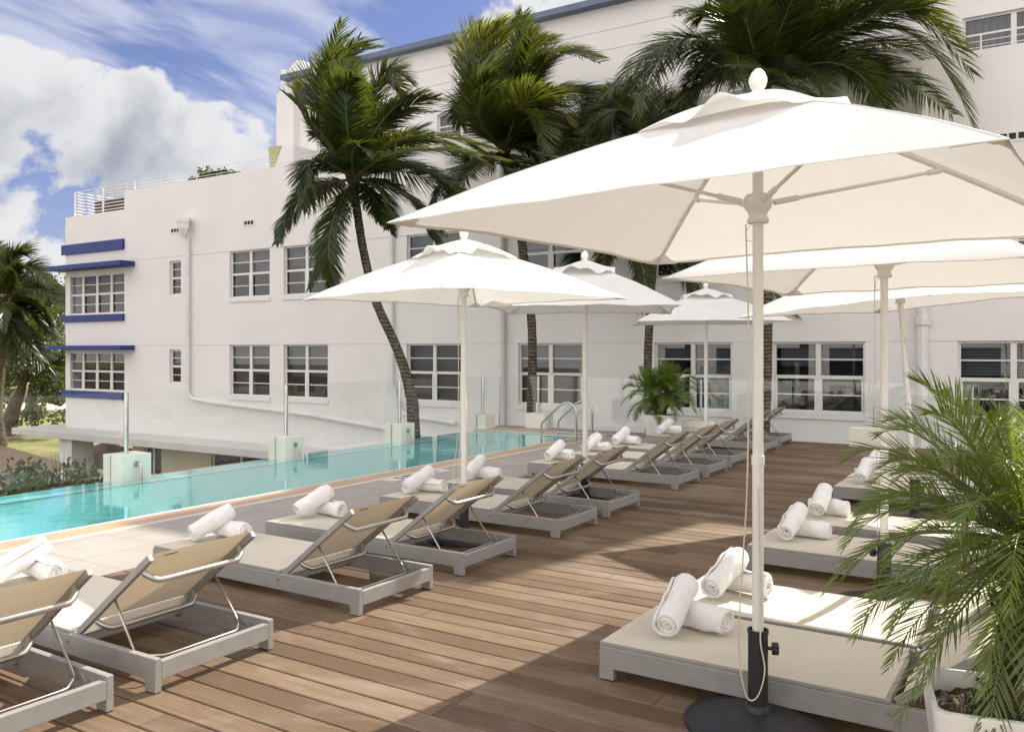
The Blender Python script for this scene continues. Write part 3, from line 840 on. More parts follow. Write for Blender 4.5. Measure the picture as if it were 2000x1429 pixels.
def make_lounger(label, group):
    t_ = thing('sun_lounger', label, 'sun lounger', (0, 0, 0), 0, group)
    zt, zb, th = .160, .058, .034
    mb = MB()
    mb.box((0, 0, zb), (LEN, th, zt)); mb.box((0, LW - th, zb), (LEN, LW, zt))
    mb.box((0.0, th, zb), (th, LW - th, zt)); mb.box((LEN - th, th, zb), (LEN, LW - th, zt - .016))
    mb.box((HX - .09, th, zb + .02), (HX - .05, LW - th, zt - .03))
    mb.build('frame', 'alu_paint', t_, bevel=.004)
    for sx in (0, 1):
        for sy in (0, 1):
            mb = MB(); x0 = 0 if sx == 0 else LEN - .075; y0 = 0 if sy == 0 else LW - th
            mb.box((x0 + .0004, y0 + .0004, .006), (x0 + .0746, y0 + th - .0004, zb + .004))
            lg = mb.build('leg', 'alu_paint', t_)
            mb = MB(); mb.box((x0 + .003, y0 + .003, 0), (x0 + .072, y0 + th - .003, .0055)); mb.build('foot_pad', 'rubber', lg)
    # flat sling stretched over its own slim frame
    mb = MB(); a0, a1 = .004, HX - .02
    mb.box((a0, .006, zt + .0005), (a1, .032, zt + .017)); mb.box((a0, LW - .032, zt + .0005), (a1, LW - .006, zt + .017))
    mb.box((a0, .032, zt + .0005), (a0 + .03, LW - .032, zt + .017))
    mb.build('seat_frame', 'alu_paint', t_, bevel=.003)
    mb = MB(); nx_, ny_ = 14, 8
    for i in range(nx_ + 1):
        for j in range(ny_ + 1):
            u, v_ = i / nx_, j / ny_
            x = .002 + (HX - .045) * u; y_ = .010 + (LW - .020) * v_
            z = zt + .0185 - .011 * math.sin(math.pi * u) * math.sin(math.pi * v_)
            mb.v.append((x, y_, z))
    for i in range(nx_):
        for j in range(ny_):
            a = i * (ny_ + 1) + j; mb.f.append([a, a + ny_ + 1, a + ny_ + 2, a + 1]); mb.m.append(0)
    # wrapped front and back lips
    b = len(mb.v)
    mb.box((.0015, .010, zt + .002), (.0035, LW - .010, zt + .018)); mb.box((HX - .044, .012, zt - .03), (HX - .0425, LW - .012, zt + .018))
    mb.build('seat_sling', 'sling', t_, smooth=True)
    # backrest, raised about 38 degrees from the hinge
    ang = R(38.0); BL = .715
    M = Matrix.Translation((HX, 0, zt - .002)) @ Matrix.Rotation(-ang, 4, 'Y')
    for ya in (.036, LW - .062):
        mb = MB(); mb.box((0, ya, -.012), (BL, ya + .026, .022), M); mb.build('backrest_rail', 'alu_paint', t_, bevel=.003)
    mb = MB()
    for i in range(9):
        for j in range(9):
            u, v_ = i / 8, j / 8
            mb.v.append(tuple(M @ Vector((.045 + (BL - .051) * u, .05 + (LW - .10) * v_, .0235 - .012 * math.sin(math.pi * u) * math.sin(math.pi * v_)))))
    for i in range(8):
        for j in range(8):
            a = i * 9 + j; mb.f.append([a, a + 9, a + 10, a + 1]); mb.m.append(0)
    sl_ = mb.build('backrest_sling', 'sling', t_, smooth=True)
    mb = MB(); mb.box((BL - .035, .145, .0125), (BL - .012, .215, .0145), M); mb.build('care_tag', 'tag_cloth', sl_)

    def bar(xs, drop, nm):
        y0, y1 = .064, LW - .064
        pts = [M @ Vector(p) for p in ((xs, y0, .0), (xs + .004, y0 + .012, -.03), (xs + .008, y0 + .045, -drop), (xs + .008, y0 + .085, -drop - .008), (xs + .008, LW / 2, -drop - .008), (xs + .008, y1 - .085, -drop - .008), (xs + .008, y1 - .045, -drop), (xs + .004, y1 - .012, -.03), (xs, y1, 0))]
        mb = MB(); mb.tube(arc(pts, 5), .0150, 10); mb.build(nm, 'alu_tube', t_, smooth=True)
    bar(BL - .115, .062, 'handle_bar'); bar(.13, .062, 'cross_bar')
    # prop: two rods and a joining bar resting in notched racks
    top = M @ Vector((.335, 0, -.008)); nz, nx2 = .128, HX + .445
    pts = [(top.x, .062, top.z), (nx2, .050, nz), (nx2 + .012, .058, nz - .006), (nx2 + .095, .14, nz - .010), (nx2 + .10, .17, nz - .010), (nx2 + .10, LW - .17, nz - .010), (nx2 + .095, LW - .14, nz - .010), (nx2 + .012, LW - .058, nz - .006), (nx2, LW - .050, nz), (top.x, LW - .062, top.z)]
    mb = MB(); mb.tube(pts, .0065, 8); mb.build('prop', 'alu_tube', t_, smooth=True, sharp=0)
    for sy in (0, 1):
        mb = MB(); y0 = th + .0005 if sy == 0 else LW - th - .0105
        mb.box((nx2 - .10, y0, .075), (nx2 + .17, y0 + .010, .105))
        for k in range(4):
            x = nx2 - .085 + k * .07
            mb.prism([(x, y0, .1055), (x + .018, y0, .1055), (x - .012, y0, .140), (x - .026, y0, .140)], (0, .010, 0))
        mb.build('notch_rack', 'alu_paint', t_)
    for sy in (0, 1):
        mb = MB(); y0 = -.0045 if sy == 0 else LW + .0005
        mb.tube([(HX - .03, y0, .125), (HX - .03, y0 + .004, .125)], .0085, 10); mb.build('bolt', 'alu_tube', t_)
    return t_


GL, GR = 'loungers in the poolside row', 'loungers in the row facing the pool'
TY = ('first', 'second', 'third', 'fourth', 'fifth', 'sixth', 'seventh', 'eighth', 'ninth', 'tenth', 'eleventh')
left = [(-5.44, 1.53, 0), (-5.44, 2.42, .012), (-5.44, 3.81, -.004), (-5.45, 4.85, .006), (-5.47, 6.27, -.006), (-5.50, 7.27, .004), (-5.56, 9.15, .003), (-5.57, 10.21, -.004), (-5.63, 11.26, .003), (-5.70, 13.12, 0), (-5.77, 14.24, .004)]
llab = ['beige sling lounger in the corner nearest the camera, raised back half out of the picture',
        'beige sling lounger with raised back beside the one cut off by the picture corner',
        'beige sling lounger with raised back, third from the camera in the poolside row',
        'beige sling lounger with raised back just before the nearer poolside parasol, fourth in its row',
        'beige sling lounger just past the nearer poolside parasol, fifth in the row',
        'beige sling lounger in front of the shaded parasol base, sixth in the poolside row',
        'shaded beige lounger past the second poolside parasol, seventh in the row',
        'shaded beige lounger between two close ones, eighth in the poolside row',
        'shaded beige lounger just before the farthest parasol base, ninth in the row',
        'shaded beige lounger just past the farthest parasol, tenth in the row',
        'shaded beige lounger last in the poolside row against the glass windscreen']
L0 = make_lounger(llab[0], GL)
LEFT = []
for i, (x, y_, rz) in enumerate(left):
    o = L0 if i == 0 else copy_tree(L0)
    o.location = (x, y_, 0); o.rotation_euler = (0, 0, rz); o['label'] = llab[i]; LEFT.append(o)
right = [(-1.845, 3.70, -.006), (-1.84, 4.44, .0), (-1.87, 6.10, -.01), (-1.90, 7.12, .0), (-1.93, 9.22, .0), (-1.95, 9.98, .0)]
rlab = ['cream lounger in front of all, its flat end under the big parasol pole', 'cream lounger crossed by a bright strip of sun beside the frontmost one',
        'cream lounger just past the black parasol sleeve behind the palm fronds, third from the camera', 'cream lounger behind palm fronds, fourth from the camera in its row',
        'shaded cream lounger past the leaning parasol, fifth in its row', 'shaded cream lounger last in the row behind the foreground palm']
for i, (x, y_, rz) in enumerate(right):
    o = copy_tree(L0); o['group'] = GR; o['label'] = rlab[i]
    o.location = (x, y_, 0); o.rotation_euler = (0, 0, rz)


# ------------------------------------------------------------------ rolled towels
def towel_mesh(seed, ln=.335, r0=.074):
    """spiral roll with a loose outer flap; axis along x"""
    rg = random.Random(seed); mb = MB(); turns, ns, nl = 3.6, 72, 20
    prof = []
    for i in range(ns + 1):
        a = turns * 2 * math.pi * i / ns; r = .012 + (r0 - .012) * (i / ns)
        prof.append((a, r))
    a_end = prof[-1][0]
    ph = -math.pi * .35 - a_end
    th = (r0 - .012) / turns * .90
    rows = []
    for k in range(nl + 1):
        u = k / nl; x = (u - .5) * ln; row_o = []; row_i = []
        wob = .004 * math.sin(5 * u + seed) + .003 * math.sin(11 * u + 2 * seed)
        pinch = 1 - .10 * (abs(2 * u - 1) ** 5)
        for i, (a, r) in enumerate(prof):
            fold_ = (i / ns) ** 3 * (.0035 * math.sin(7 * u + 2.3 * a + seed) + .0025 * math.sin(17 * u - 1.7 * a + 3 * seed) + .0018 * math.sin(31 * u + 4.1 * a))
            rr = (r + wob * (i / ns) + fold_) * pinch; jit = .002 * math.sin(9 * a + 17 * u + seed)
            xe = x + (.010 * math.sin(a * .7 + seed) * (1 if u in (0.0, 1.0) else 0)) + (.012 * (1 - i / ns)) * (2 * u - 1) * (-1 if abs(2 * u - 1) > .9 else 0)
            row_o.append((xe, (rr + jit) * math.cos(a + ph), (rr + jit) * math.sin(a + ph)))
            row_i.append((xe, (rr + jit - th) * math.cos(a + ph) if rr > th else 0.001 * math.cos(a), (rr + jit - th) * math.sin(a + ph) if rr > th else .001 * math.sin(a)))
        rows.append((row_o, row_i))
    m_ = ns + 1
    for ro, ri in rows: mb.v += ro; mb.v += ri
    st = 2 * m_
    for k in range(nl):
        for i in range(ns):
            a = k * st + i; mb.f.append([a, a + 1, a + st + 1, a + st]); mb.m.append(0)
            b = a + m_; mb.f.append([b + st, b + st + 1, b + 1, b]); mb.m.append(0)
        a = k * st + ns; mb.f.append([a, a + m_, a + m_ + st, a + st]); mb.m.append(0)
    for k, flip in ((0, 0), (nl, 1)):
        for i in range(ns):
            a = k * st + i; f = [a, a + m_, a + m_ + 1, a + 1]; mb.f.append(f[::-1] if flip else f); mb.m.append(0)
    return mb


TOWELS = []
for sd in (1, 2, 3, 4):
    TOWELS.append(towel_mesh(sd))
tproto = []
for i, mb in enumerate(TOWELS):
    tproto.append(mb)
tmesh = {}


def towel(label, seed, loc, rx, ry, rz, sc=1.0):
    k = seed % 4
    if k not in tmesh:
        o = TOWELS[k].build('rolled_towel', 'towel', smooth=True, sharp=55); tmesh[k] = o.data
        ss = o.modifiers.new('soft', 'SUBSURF'); ss.levels = 1; ss.render_levels = 1; tmesh[('o', k)] = o
    else:
        o = tmesh[('o', k)].copy(); COL.objects.link(o)
    o.location = loc; o.rotation_euler = (Matrix.Rotation(rz, 3, 'Z') @ Matrix.Rotation(ry, 3, 'Y') @ Matrix.Rotation(rx, 3, 'X')).to_euler(); o.scale = (sc, sc, sc)
    tag(o, label, 'towel', 'rolled white towels on the loungers'); return o


def pair(x, y_, who, sd, za=0.172, twist=0.0, lying_rz=0.0):
    rg = random.Random(sd)
    r = .071
    towel('white towel roll lying flat ' + who, sd, (x + .20 + rg.uniform(-.03, .03), y_ + .48, za + r), rg.uniform(0, 6), 0, lying_rz + rg.uniform(-.2, .2), 1.0)
    # the other leans across it, its near end down on the sling
    towel('white towel roll leaning on another ' + who, sd + 1, (x + .125, y_ + .375, za + .142), rg.uniform(0, 6), R(-23), R(88) + twist + rg.uniform(-.20, .10), 1.04)


lw_ = ['on the poolside lounger next to the cut off one', 'on the third poolside lounger', 'on the fourth poolside lounger', 'on the fifth poolside lounger',
       'on the sixth poolside lounger', 'on the seventh poolside lounger beside the shaded pole', 'on the eighth poolside lounger', 'on the ninth poolside lounger', 'in front of the far potted palm']
for i in range(1, 10):
    x, y_, rz = left[i]; pair(x + .06, y_ - .01, lw_[i - 1], i * 3)
rw_ = ['on the frontmost cream lounger', 'on the sunlit second cream lounger', 'on the third cream lounger behind the big pole', 'on the fourth cream lounger', 'on the fifth cream lounger', 'on the last cream lounger']
for i in range(6):
    x, y_, rz = right[i]; pair(x + .13 - (.0 if i < 2 else .03), y_ - .03 + (.06 if i > 1 else 0), rw_[i], 40 + i * 5)


# ------------------------------------------------------------------ parasols
def parasol(label, loc, a, th, zc, ztop, seed, tilt=(0, 0), cord=None, knob_rz=0.0, tie=False):
    """square parasol; a half side, zc corner height, ztop apex of the cloth"""
    t_ = thing('parasol', label, 'parasol', loc, th, 'white square parasols on the deck')
    rg = random.Random(seed)
    Mt = Matrix.Translation((0, 0, .3)) @ Matrix.Rotation(tilt[0], 4, 'X') @ Matrix.Rotation(tilt[1], 4, 'Y') @ Matrix.Translation((0, 0, -.3))
    mb = MB(); mb.lathe([(.305, 0), (.305, .012), (.295, .022), (.22, .045), (.12, .062), (.06, .068), (.055, .085), (.047, .092)], seg=40); base = mb.build('base', 'black_iron', t_, smooth=True)
    mb = MB(); mb.lathe([(.041, .085), (.041, .385), (.044, .387), (.044, .402), (.036, .402), (.036, .36)], seg=20); sv = mb.build('sleeve', 'black_iron', t_, smooth=True)
    mb = MB(); c_, s_ = math.cos(knob_rz), math.sin(knob_rz)
    mb.tube([(.04 * c_, .04 * s_, .325), (.06 * c_, .06 * s_, .325)], .008, 8)
    for k in range(6):
        an = k * math.pi / 3; ux, uz = math.cos(an) * .016, math.sin(an) * .016
        mb.tube([(.056 * c_ - ux * s_, .056 * s_ + ux * c_, .325 + uz), (.082 * c_ - ux * s_, .082 * s_ + ux * c_, .325 + uz)], .0105, 8)
    mb.tube([(.058 * c_, .058 * s_, .325), (.084 * c_, .084 * s_, .325)], .018, 10)
    mb.build('knob', 'black_iron', sv, smooth=True)
    zh = zc + .105
    mb = MB()
    mb.tube([Mt @ Vector(p) for p in ((0, 0, .37), (0, 0, 1.12))], .0235, 16); mb.tube([Mt @ Vector(p) for p in ((0, 0, 1.09), (0, 0, 1.13))], .0268, 16)
    mb.tube([Mt @ Vector(p) for p in ((0, 0, 1.12), (0, 0, ztop - .01))], .0222, 16)
    for k in (0, 1): mb.tube([Mt @ Vector((-.006, -.0238, zh - .14 - .045 * k)), Mt @ Vector((-.006, -.0215, zh - .14 - .045 * k))], .003, 6)
    mb.build('pole', 'umbrella_white', t_, smooth=True)
    mb = MB(); mb.lathe([(.024, -.085), (.043, -.085), (.046, -.075), (.038, -.058), (.038, -.05), (.044, -.035), (.055, -.022), (.06, .0), (.058, .02), (.048, .034), (.024, .036)], (0, 0, zh), 20, Mt); hub = mb.build('hub', 'umbrella_white', t_, smooth=True)
    drop = ztop - zc

    def surf(u, v_, lift=0.0):
        r = max(abs(u), abs(v_)); q = min(abs(u), abs(v_)) / r if r > 1e-6 else 1
        sag = .020 * (1 - q ** 2) * math.sin(math.pi * min(r, 1) ** .8) + .0 
        rise = .012 * (1 - q ** 2) * r ** 2
        z = ztop - drop * (r ** 1.10) + .024 * math.sin(math.pi * r) - sag + rise + lift
        al = u if abs(v_) >= abs(u) else v_
        rip = .004 * math.sin(9 * u + seed) * math.sin(8 * v_ + 2 * seed) * r + r ** 4 * (.0022 * math.sin(11 * al + 1.7 * seed) + .0010 * math.sin(27 * al + seed * .6)) * (1 - q ** 4)
        rip += .0040 * math.sin(30 * (al + .35 * r) + seed) * r * r * (1 - r ** 6) * (1 - q ** 2) * (.4 + .6 * math.sin(3 * al + seed) ** 2)
        inw = 1 - .030 * (1 - q ** 2) * r
        return Mt @ Vector((a * u * inw, a * v_ * inw, z + rip))
    mb = MB(); n = 40
    for i in range(n + 1):
        for j in range(n + 1): mb.v.append(tuple(surf(2 * i / n - 1, 2 * j / n - 1)))
    for i in range(n):
        for j in range(n):
            k = i * (n + 1) + j
            if (i < n / 2) == (j < n / 2): mb.f += [[k, k + n + 1, k + n + 2], [k, k + n + 2, k + 1]]
            else: mb.f += [[k, k + n + 1, k + 1], [k + 1, k + n + 1, k + n + 2]]
            mb.m += [0, 0]
    cp = mb.build('canopy', 'canopy_cloth', t_, smooth=True, sharp=11)
    for su in (-1, 1):
        for sv_ in (-1, 1):
            mb = MB(); w_ = .008 / a
            for k in range(15):
                r_ = .30 + .69 * k / 14
                for e_ in (-w_, w_): mb.v.append(tuple(surf(su * (r_ - max(e_, 0)), sv_ * (r_ + min(e_, 0)), .0022)))
            for k in range(14): mb.f.append([2 * k, 2 * k + 1, 2 * k + 3, 2 * k + 2]); mb.m.append(0)
            mb.build('seam', 'canopy_cloth', cp, smooth=True)
    # hem along the edge and cloth pockets at the corners
    mb = MB()
    edge = [(-1 + 2 * i / n, -1) for i in range(n)] + [(1, -1 + 2 * i / n) for i in range(n)] + [(1 - 2 * i / n, 1) for i in range(n)] + [(-1, 1 - 2 * i / n) for i in range(n)]
    E_ = [surf(u, v_) for u, v_ in edge]; I_ = [surf(u * .985, v_ * .985, -.003) for u, v_ in edge]; D_ = [p + Vector((0, 0, -.004)) for p in E_]
    m_ = len(edge); mb.v = [tuple(p) for p in E_] + [tuple(p) for p in D_] + [tuple(p) for p in I_]
    for i in range(m_):
        j = (i + 1) % m_; mb.f += [[i, j, m_ + j, m_ + i], [m_ + i, m_ + j, 2 * m_ + j, 2 * m_ + i]]; mb.m += [0, 0]
    mb.build('hem', 'canopy_cloth', cp, smooth=True, sharp=30)
    for su in (-1, 1):
        for sv_ in (-1, 1):
            mb = MB(); P0 = surf(su, sv_, -.004); P1 = surf(su * .88, sv_, -.007); P2 = surf(su, sv_ * .88, -.007); P3 = surf(su * .90, sv_ * .90, -.016)
            mb.add([P0, P1, P3, P2], [(0, 1, 2, 3)]); mb.build('corner_pocket', 'canopy_cloth', cp)
    # vent flap: a smaller cap that floats over the opening, its edge scalloped
    vr = .335; mb = MB(); nn = 28
    for i in range(nn + 1):
        for j in range(nn + 1):
            u, v_ = (2 * i / nn - 1), (2 * j / nn - 1); r = max(abs(u), abs(v_)); q = min(abs(u), abs(v_)) / r if r else 1
            p_ = Vector((u * vr, v_ * vr, 0)); ed = r ** 3
            along = (u if abs(v_) >= abs(u) else v_)
            z = ztop + .055 - (drop * .29) * r ** 1.2 + ed * (.026 * math.sin(along * 4.6 + seed) + .020 * math.sin(along * 9.5 + 2 * seed)) * (1 - q ** 3) + .022 * ed * (1 - q) - .035 * ed * q ** 2
            mb.v.append(tuple(Mt @ Vector((p_.x * a, p_.y * a, z))))
    for i in range(nn):
        for j in range(nn):
            k = i * (nn + 1) + j; mb.f.append([k, k + nn + 1, k + nn + 2, k + 1]); mb.m.append(0)
    mb.build('vent_flap', 'canopy_cloth', t_, smooth=True, sharp=50)
    mb = MB(); z0 = ztop + .045
    mb.lathe([(.030, z0), (.028, z0 + .010), (.024, z0 + .016), (.032, z0 + .028), (.0385, z0 + .050), (.037, z0 + .066), (.027, z0 + .088), (.012, z0 + .103), (.0, z0 + .108)], (0, 0, 0), 18, Mt); mb.build('finial', 'umbrella_white', t_, smooth=True)
    for su in (-1, 1):
        for sv_ in (-1, 1):
            mb = MB(); mb.tube([surf(su * s__, sv_ * s__, -.014) for s__ in (.03, .2, .4, .6, .8, .97)], .0120, 8)
            rb = mb.build('rib', 'umbrella_white', t_, smooth=True)
            e = surf(su * .53, sv_ * .53, -.024); h0 = Mt @ Vector((su * .05, sv_ * .05, zh + .004)); h1 = h0.lerp(e, .14); h2 = h0.lerp(e, .92)
            mb = MB(); mb.tube([h0, h1], .0125, 8); mb.tube([h1, h2], .0078, 8); mb.tube([h2, e], .013, 8); mb.build('strut', 'umbrella_white', rb, smooth=True)
    if cord:
        mb = MB(); mb.tube(arc([Mt @ Vector(p) if p[2] > 1.2 else Vector(p) for p in cord], 8), .0031, 6); mb.build('cord', 'cord', t_, smooth=True)
        mb = MB(); mb.tube(arc([(-.024, -.012, zh - .088), (-.044, -.018, zh - .12), (-.040, -.02, zh - .155), (-.020, -.015, zh - .16)], 6), .0012, 5); mb.build('pin_wire', 'steel', t_, smooth=True)
    if tie:
        u0 = .62; mb = MB(); mb.tube(arc([surf(u0, .5), surf(u0 + .05, .55, .09), surf(u0 + .12, .6, .085), surf(u0 + .2, .7, .01)], 6), .009, 6); mb.build('tie_strap', 'canopy_cloth', t_, smooth=True)
    return t_


parasol('large white parasol closest to the camera, open over the frontmost lounger', (-1.055, 3.60, 0), 1.09, -.112, 2.083, 2.60, 1,
        cord=[(-.045, -.02, 2.10), (-.030, -.026, 1.6), (-.035, -.03, 1.0), (-.055, -.05, .55), (-.060, -.055, .30), (-.025, -.06, .135), (.02, -.055, .14), (.048, -.045, .25), (.03, -.046, .37), (.026, -.03, .5), (.012, -.026, 1.0)], knob_rz=.45)
parasol('bright white parasol nearest the pool with black base behind the fourth lounger', (-4.16, 5.83, 0), .96, -.26, 1.995, 2.44, 2,
        cord=[(-.035, -.03, 2.02), (-.03, -.035, 1.2), (-.04, -.04, .8), (-.07, -.06, .55), (-.06, -.05, .42), (-.03, -.03, .5), (-.026, -.02, .9)], knob_rz=2)
parasol('shaded bluish white parasol in the middle of the poolside row', (-4.12, 7.93, 0), .93, .43, 1.985, 2.45, 3, cord=[(.03, -.03, 2.0), (.028, -.028, 1.0), (.04, -.04, .5), (.03, -.03, .42), (.024, -.02, .6)], tie=True)
parasol('shaded bluish white parasol farthest away by the glass windscreen', (-4.45, 12.5, 0), 1.06, .45, 1.98, 2.45, 4, cord=[(.03, -.03, 2.0), (.028, -.028, 1.0), (.04, -.04, .5), (.03, -.03, .42), (.024, -.02, .6)], tie=True)
parasol('white parasol whose sleeve rises behind the palm fronds, second in its row', (-.885, 5.66, 0), .985, -.12, 1.995, 2.45, 5,
        cord=[(-.05, -.02, 2.03), (-.05, -.02, 1.5), (-.035, -.03, .9), (-.03, -.03, .6), (-.03, -.03, .42)], knob_rz=3)
parasol('white parasol on a leaning pole, past the sleeve behind the palm', (-1.08, 8.56, 0), 1.03, -.50, 1.985, 2.44, 6, tilt=(R(2.6), R(-3.0)), cord=[(-.02, -.03, 2.0), (.03, -.03, 1.2), (.03, -.03, .7), (.03, -.03, .42)])


# ------------------------------------------------------------------ palms
def bez(P, t):
    a, b, c, d = P; s_ = 1 - t
    return a * s_ ** 3 + b * 3 * s_ * s_ * t + c * 3 * s_ * t * t + d * t ** 3


def frond(mb, P, n, leaf, width, rg, wind=Vector((0, 0, 0)), droop=.5, t0=.14, a0=62, a1=22, vee=.12, seg=4, rr=.022, roll=0.0, ragged=.12):
    """feather leaf: a rachis along a Bezier and n pairs of drooping leaflets"""
    mb.mi = 1
    mb.tube([bez(P, i / 10) for i in range(11)], [rr * (1 - .85 * i / 10) for i in range(11)], 5, False)
    mb.mi = 0
    for i in range(n):
        t = t0 + (1 - t0) * i / (n - 1); p = bez(P, t); T = (bez(P, min(t + .02, 1)) - bez(P, t - .02)).normalized()
        up = Vector((0, 0, 1)); Nn = up - T * T.dot(up)
        if Nn.length < .25: Nn = Nn + Vector((.3, -.5, .1)) - T * T.dot(Vector((.3, -.5, .1)))
        Nn.normalize()
        if roll: Nn.rotate(Matrix.Rotation(roll, 3, T))
        Sd = T.cross(Nn)
        s_ = (t - t0) / (1 - t0)
        prof = (math.sin(math.pi * (.13 + .80 * s_)) ** .75)
        for sg in (-1, 1):
            if rg.random() < ragged * .4: continue
            an = R(a0 + (a1 - a0) * s_ + rg.uniform(-7, 7)); D = T * math.cos(an) + Sd * sg * math.sin(an) + Nn * (vee + rg.uniform(-.07, .07)); D.normalize()
            ln = leaf * prof * rg.uniform(1 - ragged, 1 + ragged * .5); dr = droop * rg.uniform(.7, 1.3)
            wd = (T - D * T.dot(D)); wd.normalize(); tw = rg.uniform(-.5, .5); wd.rotate(Matrix.Rotation(tw, 3, D))
            vs = []; q = p.copy(); dirn = D.copy()
            for k in range(seg + 1):
                f_ = k / seg
                w = width * (.45 + .55 * min(1, f_ * 4)) * (1 - f_ ** 2.2) + .0006
                vs += [q - wd * w * .5, q + wd * w * .5]
                dirn = (dirn + (Vector((0, 0, -1)) * dr + wind) * (.9 / seg) * (f_ + .35)).normalized()
                q = q + dirn * ln / seg
            mb.add(vs, [(2 * k, 2 * k + 1, 2 * k + 3, 2 * k + 2) for k in range(seg)])


def coconut(label, base, trunk_pts, radii, org_px, d, fronds, seed, wind, extra=0, leaf=.62, npair=92, flen=3.4, yellow=(), comp=1, jit=18, lw=.030):
    t_ = thing('coconut_palm', label, 'palm tree', base, 0, 'coconut palms in front of the hotel')
    rg = random.Random(seed)
    mb = MB(); pts = arc(trunk_pts, 6); nr = len(pts)
    rs = []
    for i in range(nr):
        f_ = i / (nr - 1) * (len(radii) - 1); k = min(int(f_), len(radii) - 2); rs.append((radii[k] + (radii[k + 1] - radii[k]) * (f_ - k)) * (1 + .035 * math.sin(i * 2.4)))
    mb.tube(pts, rs, 14); tr = mb.build('trunk', 'palm_bark', t_, base, smooth=True)
    # ragged fibre on the trunk and boots under the crown
    mb = MB(); O = Vector(pts[-1])
    for k in range(16):
        an = k * 2.4; dd = Vector((math.cos(an), math.sin(an), .9 + .05 * k)).normalized()
        mb.tube([O + Vector((0, 0, -.28 + .02 * k)), O + dd * .22, O + dd * .50 + Vector((0, 0, -.02))], [.055, .04, .018], 6)
    mb.build('leaf_base', 'fibre_bark', tr, base, smooth=True)
    O = O + Vector((0, 0, .05))
    mbs = {0: MB(), 1: MB()}
    for fi, f_ in enumerate(fronds):
        (mx, my, md), (tx, ty, td) = f_[0], f_[1]
        for rpt in range(1 + comp):
            j = 0 if rpt == 0 else jit
            m_ = pd(mx + rg.gauss(0, j * .7), my + rg.gauss(0, j * .7), d + md + rg.gauss(0, j * .03)); tp = pd(tx + rg.gauss(0, j), ty + rg.gauss(0, j), d + td + rg.gauss(0, j * .05))
            c1 = O.lerp(m_, .55) + Vector((0, 0, .10)); c2 = m_ + (m_ - O.lerp(tp, .5)) * .55
            frond(mbs[1 if fi in yellow and rpt == 0 else 0], (O, c1, c2, tp), int(npair * 1.15), leaf * (f_[2] if len(f_) > 2 else 1), lw, rg, wind, f_[3] if len(f_) > 3 else .55, roll=rg.uniform(-.5, .5))
    for k in range(extra):
        an = k * 2.399 + seed; el = R(rg.uniform(-25, 75)); ln = flen * rg.uniform(.7, 1.0)
        dv = Vector((math.cos(an) * math.cos(el), math.sin(an) * math.cos(el), math.sin(el)))
        tp = O + dv * ln + wind * ln * .35 + Vector((0, 0, -.35 * ln)); c1 = O + dv * ln * .4; c2 = O + dv * ln * .85 + Vector((0, 0, .10 * ln)) + wind * ln * .15
        frond(mbs[0], (O, c1, c2, tp), npair, leaf, lw, rg, wind, .6, roll=rg.uniform(-.4, .4))
    mbs[0].build('crown', ['coconut_leaf', 'rachis'], t_, base)
    if yellow: mbs[1].build('bright_fronds', ['coconut_leaf_yellow', 'rachis'], t_, base)
    return t_


WIND = Vector((.50, -.05, .05))
# palm by the pool, leaning trunk
D1 = 16.5
tp = [pd(812, 1010, D1), pd(808, 852, D1), pd(800, 760, D1), pd(775, 680, D1), pd(735, 590, D1 - .1), pd(712, 500, D1 - .1), pd(700, 430, D1), pd(690, 355, D1)]
tp[0].z = GZ
coconut('leaning coconut palm with curved trunk rising beside the pool edge', tuple(tp[0]), tp, [.14, .125, .105, .09, .085, .08, .08, .085], None, D1, [
    ((628, 200, .2), (700, 78, -.3)), ((640, 130, .9), (735, 92, 1.2)), ((595, 235, -.4), (582, 165, -.6), .55, .2), ((748, 235, .3), (852, 192, .1)),
    ((800, 262, -.6), (950, 318, -1.2), 1.1, .9), ((810, 320, .5), (935, 410, .2), 1.1, .9), ((600, 310, -.5), (598, 410, -1.0), .8, .7), ((588, 375, .1), (548, 470, -.2), .9, .9),
    ((640, 455, -.7), (652, 552, -1.0), .9, .6), ((735, 395, -.6), (765, 455, -1.0), .7, .6), ((790, 375, .7), (852, 470, .5), 1.0, .8), ((740, 150, .4), (800, 160, .6)),
    ((690, 280, -1.2), (722, 305, -2.0), .6, .7), ((672, 200, -1.0), (690, 150, -1.8)), ((655, 270, .8), (610, 250, 1.8)), ((720, 250, 1.2), (770, 200, 2.2)), ((665, 190, .5), (665, 130, .9)), ((760, 290, 1.0), (830, 280, 1.8))],
    11, WIND, 0, .74, yellow=(2,), comp=2, jit=18)
